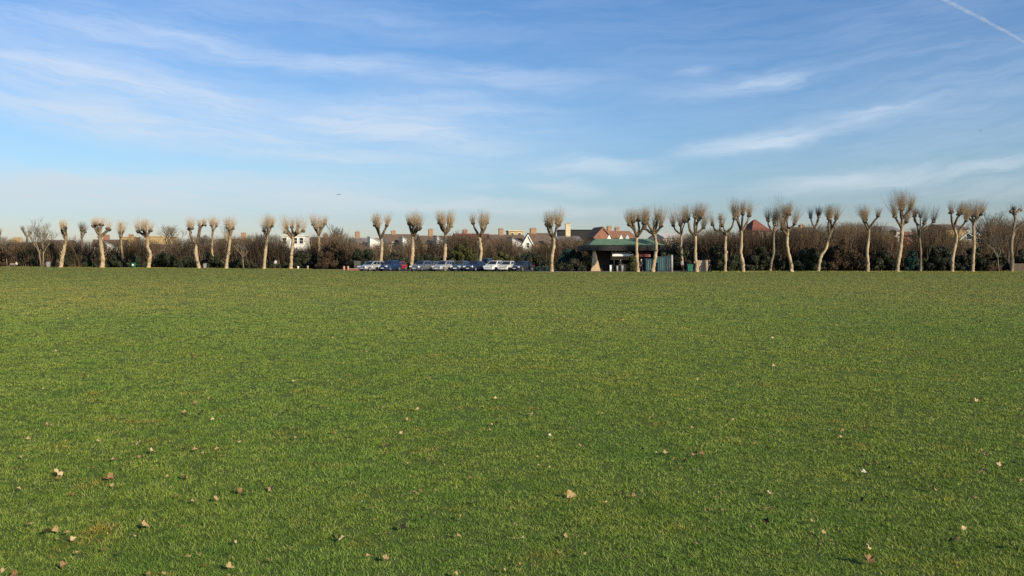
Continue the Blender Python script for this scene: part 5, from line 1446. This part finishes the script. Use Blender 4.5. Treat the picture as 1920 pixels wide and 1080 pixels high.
# ------------------------------------------------------------------ cars
def car(label, px, d, yaw, pt, L=4.2, W=1.76, H=1.47, style='hatch', name='parked_car'):
    """yaw: heading of the nose, degrees anticlockwise from +X"""
    root = empty(name, ground(px, d), R(yaw))
    root.location.z = 0.012
    tag(root, label, 'car', 'cars parked at the edge of the field')
    hw = W / 2
    st = {  # t along the car from tail to nose, deck height, half width factor, belly height
        'hatch': [(0, .55, .86, .34), (.015, .82, .93, .24), (.08, .93, .98, .2), (.25, .95, 1, .18), (.45, .94, 1, .18), (.66, .93, 1, .18), (.76, .89, .985, .2), (.9, .78, .94, .2), (.975, .66, .86, .22), (1, .48, .74, .28)],
    }['hatch']
    roof = {'hatch': (.03, .13, .50, .72), 'estate': (.02, .07, .52, .72), 'saloon': (.12, .28, .52, .72), 'van': (.01, .03, .62, .80)}[style]
    bb = MB()
    prof = lambda z0, zd, w_: [(-w_ * .80, z0), (-w_ * .97, z0 + .10), (-w_, (z0 + zd) / 2), (-w_ * .97, zd - .12), (-w_ * .86, zd - .01), (-w_ * .4, zd + .025), (w_ * .4, zd + .025), (w_ * .86, zd - .01), (w_ * .97, zd - .12), (w_, (z0 + zd) / 2), (w_ * .97, z0 + .10), (w_ * .80, z0)]
    vs = []
    K = 12
    hs = H / 1.47
    for t, zd, wf, z0 in st:
        for y_, z_ in prof(z0, zd * hs, hw * wf): vs.append((-L / 2 + t * L, y_, z_))
    fs = []
    for i in range(len(st) - 1):
        for k in range(K):
            k2 = (k + 1) % K
            fs.append((i * K + k, (i + 1) * K + k, (i + 1) * K + k2, i * K + k2))
    fs.append(tuple(range(K))); fs.append(tuple((len(st) - 1) * K + k for k in range(K))[::-1])
    bb.add(vs, fs)
    # cabin
    xb0, xt0, xt1, xb1 = [-L / 2 + q_ * L for q_ in roof]
    zb, zt = .92 * hs, H
    wb_, wt_ = hw * .9, hw * .68
    cor = {}
    B = [Vector((xb0, -wb_, zb)), Vector((xb1, -wb_, zb)), Vector((xb1, wb_, zb)), Vector((xb0, wb_, zb))]
    T = [Vector((xt0, -wt_, zt - .03)), Vector((xt1, -wt_, zt - .04)), Vector((xt1, wt_, zt - .04)), Vector((xt0, wt_, zt - .03))]
    Tm = [Vector((xt0 + .1, -wt_ * .8, zt)), Vector((xt1 - .12, -wt_ * .8, zt)), Vector((xt1 - .12, wt_ * .8, zt)), Vector((xt0 + .1, wt_ * .8, zt))]
    bb.add(B + T + Tm, [(0, 1, 5, 4), (1, 2, 6, 5), (2, 3, 7, 6), (3, 0, 4, 7), (4, 5, 9, 8), (5, 6, 10, 9), (6, 7, 11, 10), (7, 4, 8, 11), (8, 9, 10, 11)])
    body = bb.build('body', P[pt], root)
    md = body.modifiers.new('bevel', 'BEVEL'); md.width = .03; md.segments = 2; md.limit_method = 'ANGLE'

    def pane(name, q4, u0, u1, v0, v1, mat='car_glass'):
        a, b_, c_, e_ = q4      # bottom0, bottom1, top1, top0
        pt_ = lambda u, v: (a.lerp(b_, u)).lerp(e_.lerp(c_, u), v)
        n_ = (b_ - a).cross(e_ - a).normalized()
        o_ = [pt_(u0, v0), pt_(u1, v0), pt_(u1, v1), pt_(u0, v1)]
        mb = MB()
        mb.add([p_ + n_ * .012 for p_ in o_] + [p_ - n_ * .01 for p_ in o_], [(0, 1, 2, 3), (7, 6, 5, 4), (0, 4, 5, 1), (1, 5, 6, 2), (2, 6, 7, 3), (3, 7, 4, 0)])
        return mb.build(name, M[mat], root)

    pane('windscreen', (B[1], B[2], T[2], T[1]), .07, .93, .08, .93)
    pane('rear_window', (B[3], B[0], T[0], T[3]), .1, .9, .15, .92)
    spl = (.30, .50) if style == 'estate' else (.26, .55)
    for q4 in ((B[0], B[1], T[1], T[0]), (B[2], B[3], T[3], T[2])):
        flip = q4[0] is B[2]
        seg = [(.05, .36), (.39, .62), (.65, .93)] if style in ('estate', 'van') else [(.08, .47), (.51, .92)]
        for u0, u1 in seg:
            if flip: u0, u1 = 1 - u1, 1 - u0
            pane('side_window', q4, u0, u1, .1, .9)
    for x_ in (-L / 2 + L * .19, -L / 2 + L * .805):
        for s_ in (-1, 1):
            wv = MB(); r_ = .315
            y0 = s_ * (hw - .19); y1 = s_ * (hw + .012)
            wv.tube([(x_, y0, r_), (x_, y0 + (y1 - y0) * .15, r_), (x_, y0 + (y1 - y0) * .85, r_), (x_, y1, r_)], [r_ * .9, r_, r_, r_ * .92], 20)
            wo = wv.build('wheel', M['tyre'], root)
            rm = MB(); rm.tube([(x_, y1 - s_ * .02, r_), (x_, y1 + s_ * .012, r_)], [.21, .19], 14); rm.build('rim', M['rim'], wo)
    for s_ in (-1, 1):
        h_ = MB(); h_.box((L / 2 - .12, s_ * hw * .66, .66 * hs), (.20, .40, .19), s_ * -.35); h_.build('headlight', M['lamp'], root)
        t_ = MB(); t_.box((-L / 2 + .04, s_ * hw * .80, .80 * hs), (.10, .20, .26)); t_.build('tail_light', M['tail'], root)
        m_ = MB(); m_.box((xb1 - .32, s_ * (hw + .07), zb + .05), (.1, .18, .12)); m_.build('wing_mirror', P[pt], root)
    n_ = MB(); n_.box((L / 2 - .005, 0, .42), (.03, .5, .11)); n_.build('number_plate', M['plate_white'], root)
    n_ = MB(); n_.box((-L / 2 + .0, 0, .62), (.03, .5, .11)); n_.build('number_plate', M['plate_white'], root)
    g_ = MB(); g_.box((L / 2 - .04, 0, .55), (.06, .8, .1)); g_.build('grille', M['trim'], root)
    return root


CARS = [
    ('silver estate car with sunlit side, leftmost of the parked cars', 697, 122.6, 236, 'silver', dict(style='estate', L=4.3, H=1.45)),
    ('dark blue hatchback standing between the silver estate and the red car', 731, 123.2, 246, 'blue', dict(H=1.56, L=4.1)),
    ('small red car showing behind the dark blue hatchback', 745, 126.8, 250, 'red', dict(H=1.36, L=3.7, W=1.65)),
    ('steel blue hatchback with a bright nose right of the red car', 790, 121.6, 246, 'steel', dict(H=1.50)),
    ('grey hatchback behind the right side of the steel blue hatchback', 808, 126.0, 250, 'grey', dict(H=1.40)),
    ('pale silver-grey estate with a bright nose below the ring-headed pollard', 832, 121.2, 244, 'silver', dict(style='estate', H=1.50, L=4.3)),
    ('mid blue hatchback right of the pale silver-grey estate', 863, 122.0, 252, 'sky', dict(H=1.5)),
    ('navy hatchback with a glinting front corner below the uneven two-headed pollard', 890, 120.8, 244, 'navy', dict(H=1.48)),
    ('tall charcoal van behind the navy hatchback', 909, 126.0, 256, 'charcoal', dict(style='van', H=1.85, L=4.5)),
    ('white hatchback in the tight group of cars at the right', 926, 120.8, 247, 'white', dict(H=1.5)),
    ('off-white hatchback right of the other white hatchback', 951, 120.4, 250, 'offwhite', dict(H=1.46)),
    ('charcoal saloon, rightmost of the parked cars', 979, 119.6, 238, 'charcoal', dict(style='saloon', L=4.3, H=1.42)),
]
for lab, px, d_, yaw, pt, kw in CARS:
    car(lab, px, d_, yaw, pt, **kw)


# ------------------------------------------------------------------ people
def skin_obj(name, verts, edges, radii, mat, parent, sub=1, root_i=0):
    me = bpy.data.meshes.new(name)
    me.from_pydata([tuple(v) for v in verts], edges, [])
    o = bpy.data.objects.new(name, me)
    COL.objects.link(o)
    md = o.modifiers.new('skin', 'SKIN')
    md.use_smooth_shade = True
    sv = me.skin_vertices[0].data
    for i, r_ in enumerate(radii):
        sv[i].radius = (r_, r_) if not isinstance(r_, tuple) else r_
        sv[i].use_root = (i == root_i)
    if sub:
        s2 = o.modifiers.new('sub', 'SUBSURF'); s2.levels = sub; s2.render_levels = sub
    dg = bpy.context.evaluated_depsgraph_get()
    me2 = bpy.data.meshes.new_from_object(o.evaluated_get(dg))
    me2.name = name
    o.modifiers.clear()
    o.data = me2
    me2.materials.clear(); me2.materials.append(mat)
    o.parent = parent
    return o


def person(label, px, d, rz, top, legs, hair=(0.05, 0.035, 0.025), h=1.72, pose='stand', seed=0):
    rn = random.Random(seed)
    root = empty('person', ground(px, d), R(rz))
    tag(root, label, 'person', 'people at the far side of the field')
    k = h / 1.72
    sit = pose == 'sit'
    dz = -0.42 if sit else 0.0
    V_ = lambda x_, y_, z_: Vector((x_, y_, z_ + dz)) * k
    stride = 0.16 if pose == 'walk' else 0.03
    # facing -Y; pelvis first
    P0 = dict(pel=V_(0, 0, .93), wai=V_(0, .0, 1.08), che=V_(0, .01, 1.30), nec=V_(0, .0, 1.46), hea=V_(0, -.015, 1.56), crn=V_(0, -.01, 1.66))
    J = {}
    for s_, n_ in ((-1, 'l'), (1, 'r')):
        J['sho' + n_] = V_(s_ * .17, .01, 1.40)
        J['elb' + n_] = V_(s_ * .23, .03 - s_ * stride * .4, 1.13)
        J['wri' + n_] = V_(s_ * .22, -.06 - s_ * stride * .9, .90)
        J['han' + n_] = V_(s_ * .21, -.09 - s_ * stride, .83)
        if sit:
            J['hip' + n_] = V_(s_ * .09, 0, .90); J['kne' + n_] = V_(s_ * .11, -.42, .92); J['ank' + n_] = Vector((s_ * .11, -.44, .08)) * k; J['toe' + n_] = Vector((s_ * .12, -.60, .035)) * k
        else:
            J['hip' + n_] = V_(s_ * .09, 0, .88); J['kne' + n_] = V_(s_ * .10, -.02 + s_ * stride * .7, .49); J['ank' + n_] = V_(s_ * .10, .03 + s_ * stride * 1.3, .08); J['toe' + n_] = V_(s_ * .11, -.13 + s_ * stride * 1.3, .035)
    vs = [P0['pel'], P0['wai'], P0['che'], P0['nec'], P0['hea'], P0['crn']]
    rd = [.115, .11, .125, .052, .085, .07]
    ed = [(0, 1), (1, 2), (2, 3), (3, 4), (4, 5)]
    # nose and chin
    vs += [V_(0, -.10, 1.565), V_(0, -.075, 1.50)]; rd += [.014, .03]; ed += [(4, 6), (4, 7)]
    for s_, n_ in ((-1, 'l'), (1, 'r')):
        b_ = len(vs)
        vs += [J['sho' + n_], J['elb' + n_], J['wri' + n_], J['han' + n_]]; rd += [.055, .042, .028, (.034, .016)]
        ed += [(2, b_), (b_, b_ + 1), (b_ + 1, b_ + 2), (b_ + 2, b_ + 3)]
        hnd = J['han' + n_]
        for f_ in range(4):          # four fingers
            q0 = hnd + Vector((s_ * .004, -.030 + .02 * f_, -.035)) * k
            q1 = q0 + Vector((-s_ * .012, -.004, -(.045, .055, .05, .036)[f_])) * k
            c_ = len(vs); vs += [q0, q1]; rd += [.009, .008]; ed += [(b_ + 3, c_), (c_, c_ + 1)]
        c_ = len(vs); vs += [hnd + Vector((-s_ * .02, -.045, -.0)) * k, hnd + Vector((-s_ * .03, -.06, -.035)) * k]; rd += [.011, .009]; ed += [(b_ + 3, c_), (c_, c_ + 1)]
        g_ = len(vs)
        vs += [J['hip' + n_], J['kne' + n_], J['ank' + n_], J['toe' + n_]]; rd += [.082, .056, .040, .032]
        ed += [(0, g_), (g_, g_ + 1), (g_ + 1, g_ + 2), (g_ + 2, g_ + 3)]
    rd = [tuple(q_ * k for q_ in r_) if isinstance(r_, tuple) else r_ * k for r_ in rd]
    skin_obj('body', vs, ed, rd, M['skin'], root)
    mt = cloth('top_cloth', top); ml = cloth('leg_cloth', legs); mh = cloth('hair', hair)
    vs = [P0['pel'], P0['wai'], P0['che'], P0['nec'] - Vector((0, 0, .03))]; rd = [.150, .142, .158, .085]; ed = [(0, 1), (1, 2), (2, 3)]
    for n_ in 'lr':
        b_ = len(vs); vs += [J['sho' + n_], J['elb' + n_], J['wri' + n_]]; rd += [.078, .062, .048]; ed += [(2, b_), (b_, b_ + 1), (b_ + 1, b_ + 2)]
    skin_obj('jacket', vs, ed, [r_ * k for r_ in rd], mt, root)
    vs = [P0['pel'] + Vector((0, 0, .03))]; rd = [.148]; ed = []
    for n_ in 'lr':
        b_ = len(vs); vs += [J['hip' + n_], J['kne' + n_], J['ank' + n_] + Vector((0, 0, .03))]; rd += [.105, .076, .062]; ed += [(0, b_), (b_, b_ + 1), (b_ + 1, b_ + 2)]
    skin_obj('trousers', vs, ed, [r_ * k for r_ in rd], ml, root)
    for n_ in 'lr':
        a = J['ank' + n_]; t_ = J['toe' + n_]
        skin_obj('shoe', [a + Vector((0, .03, -.03)), (a + t_) / 2, t_ + Vector((0, -.02, .005))], [(0, 1), (1, 2)], [.05 * k, .046 * k, .042 * k], M['trim'], root)
    hb = MB(); hb.blob(P0['crn'] + Vector((0, .025, -.005)) * k, .098 * k, seed, (1, 1.08, .95), .12, 12, 8); hb.build('hair', mh, root, True)
    return root


person('person in a pale whitish top under the trees between two pollards at the left', 517, 151, 20, (.62, .58, .60), (.05, .05, .07), pose='walk', seed=1)
person('person in a pale top sitting on the wooden bench near the left edge', 31, 186.9, -6, (.66, .62, .54), (.10, .07, .05), pose='sit', seed=2)
person('person in dark clothes under the white awning of the cafe', 1163, 118.2, 10, (.02, .022, .03), (.016, .018, .026), seed=3)
person('person in a grey-black jacket below the red awning of the cafe', 1202, 116.2, -60, (.09, .09, .10), (.015, .015, .02), (.55, .52, .48), pose='walk', seed=4)
person('person in a whitish top and dark red trousers left of the green wheelie bin', 1279, 116.0, 40, (.30, .28, .28), (.06, .015, .018), seed=5)
person('person in navy clothes at the right end of the wooden fence panel', 1330, 114.6, 70, (.015, .018, .035), (.012, .014, .03), pose='walk', seed=6)
person('person in a brown top and navy trousers left of the straight dark-stemmed pollard', 1813, 117.0, 80, (.12, .075, .04), (.012, .018, .055), pose='walk', seed=7)


# ------------------------------------------------------------------ in the sky
def airliner():
    d = 5600
    p = at(634.5, 364.5, d)
    root = empty('airliner', p, R(8))
    tag(root, 'distant dark airliner flying low above the trees left of centre', 'aircraft')
    m_ = noisy('aircraft_paint', [(0.16, 0.17, 0.19), (0.24, 0.25, 0.27)], 0.2, 0.5)
    b_ = MB(); b_.tube([(-15, 0, .3), (-12.5, 0, 0), (-6, 0, -.2), (8, 0, -.2), (14, 0, 0), (17.5, 0, .8)], [.5, 1.6, 2.0, 2.0, 1.5, .3], 12); b_.build('fuselage', m_, root, True)
    for s_ in (-1, 1):
        wv = MB()
        o_ = [(-3.5, s_ * 1.6, -.8), (2.5, s_ * 1.6, -.8), (7.5, s_ * 15, .7), (5.5, s_ * 15, .7)]
        wv.add([(x_, y_, z_ + .25) for x_, y_, z_ in o_] + [(x_, y_, z_ - .1) for x_, y_, z_ in o_], [(0, 1, 2, 3), (7, 6, 5, 4), (0, 4, 5, 1), (1, 5, 6, 2), (2, 6, 7, 3), (3, 7, 4, 0)])
        wv.build('wing', m_, root)
        e_ = MB(); e_.tube([(-3, s_ * 5.2, -1.7), (-2.4, s_ * 5.2, -1.7), (1, s_ * 5.2, -1.7)], [.8, 1.0, .7], 10); e_.build('engine', m_, root, True)
        t_ = MB()
        o_ = [(12.5, s_ * .6, .6), (15.5, s_ * .6, .6), (17.5, s_ * 6, 1.1), (16, s_ * 6, 1.1)]
        t_.add([(x_, y_, z_ + .12) for x_, y_, z_ in o_] + [(x_, y_, z_ - .08) for x_, y_, z_ in o_], [(0, 1, 2, 3), (7, 6, 5, 4), (0, 4, 5, 1), (1, 5, 6, 2), (2, 6, 7, 3), (3, 7, 4, 0)])
        t_.build('tailplane', m_, root)
    f_ = MB()
    o_ = [(11.5, .15, 1.0), (16, .15, 1.0), (18, .12, 6.5), (15.8, .12, 6.5)]
    f_.add(o_ + [(x_, -y_, z_) for x_, y_, z_ in o_], [(0, 1, 2, 3), (7, 6, 5, 4), (0, 4, 5, 1), (1, 5, 6, 2), (2, 6, 7, 3), (3, 7, 4, 0)])
    f_.build('tail_fin', m_, root)


airliner()


def bird():
    p = at(1838.5, 245.5, 150)
    root = empty('bird', p, R(30))
    tag(root, 'tiny grey bird gliding high in the sky at the right', 'bird')
    m_ = noisy('bird_grey', [(0.16, 0.18, 0.20), (0.26, 0.28, 0.30)], 6, 0.8)
    vs = [Vector(q_) for q_ in ((0, 0, 0), (.10, 0, .01), (.17, 0, .03), (.21, 0, .03), (-.12, 0, 0), (-.24, 0, .0), (.06, .16, .07), (-.02, .36, .06), (.06, -.16, .07), (-.02, -.36, .06))]
    skin_obj('body', vs, [(0, 1), (1, 2), (2, 3), (0, 4), (4, 5), (0, 6), (6, 7), (0, 8), (8, 9)], [.055, .05, .032, .012, .04, (.05, .012), (.05, .014), (.02, .008), (.05, .014), (.02, .008)], m_, root)


bird()


def contrail():
    D0 = 9000.0
    a, b_ = at(1735, -18, D0), at(1960, 104, D0 * 1.08)
    n_ = 60
    mb = MB()
    pts, rr = [], []
    for i in range(n_ + 1):
        t = i / n_
        q_ = a.lerp(b_, t) + Vector((0, 0, 26 * math.sin(t * 2.6))) + Vector((random.uniform(-4, 4), 0, random.uniform(-4, 4)))
        pts.append(q_); rr.append(13 + 8 * abs(math.sin(t * 3.1 + .6)) + random.uniform(-2, 2))
    mb.tube(pts, rr, 12)
    m_, nt_, bs = new_mat('contrail_vapour')
    lw = nt_.nodes.new('ShaderNodeLayerWeight'); lw.inputs['Blend'].default_value = .5
    f_ = noise_node(nt_, texco(nt_, 'Object'), 0.006, 5, .65)
    k_ = mathn(nt_, 'MULTIPLY', mathn(nt_, 'SUBTRACT', 1.0, lw.outputs['Facing']), mathn(nt_, 'MULTIPLY_ADD', f_, .36, -.06), clamp=True)
    tr = nt_.nodes.new('ShaderNodeBsdfTransparent')
    df = nt_.nodes.new('ShaderNodeBsdfDiffuse'); df.inputs['Color'].default_value = (.92, .93, .95, 1)
    mx = nt_.nodes.new('ShaderNodeMixShader')
    nt_.links.new(k_, mx.inputs[0]); nt_.links.new(tr.outputs[0], mx.inputs[1]); nt_.links.new(df.outputs[0], mx.inputs[2])
    nt_.links.new(mx.outputs[0], nt_.nodes['Material Output'].inputs['Surface'])
    o = mb.build('contrail', m_, None, True)
    tag(o, 'thin white aircraft vapour trail crossing the top right corner of the sky', 'contrail')


contrail()
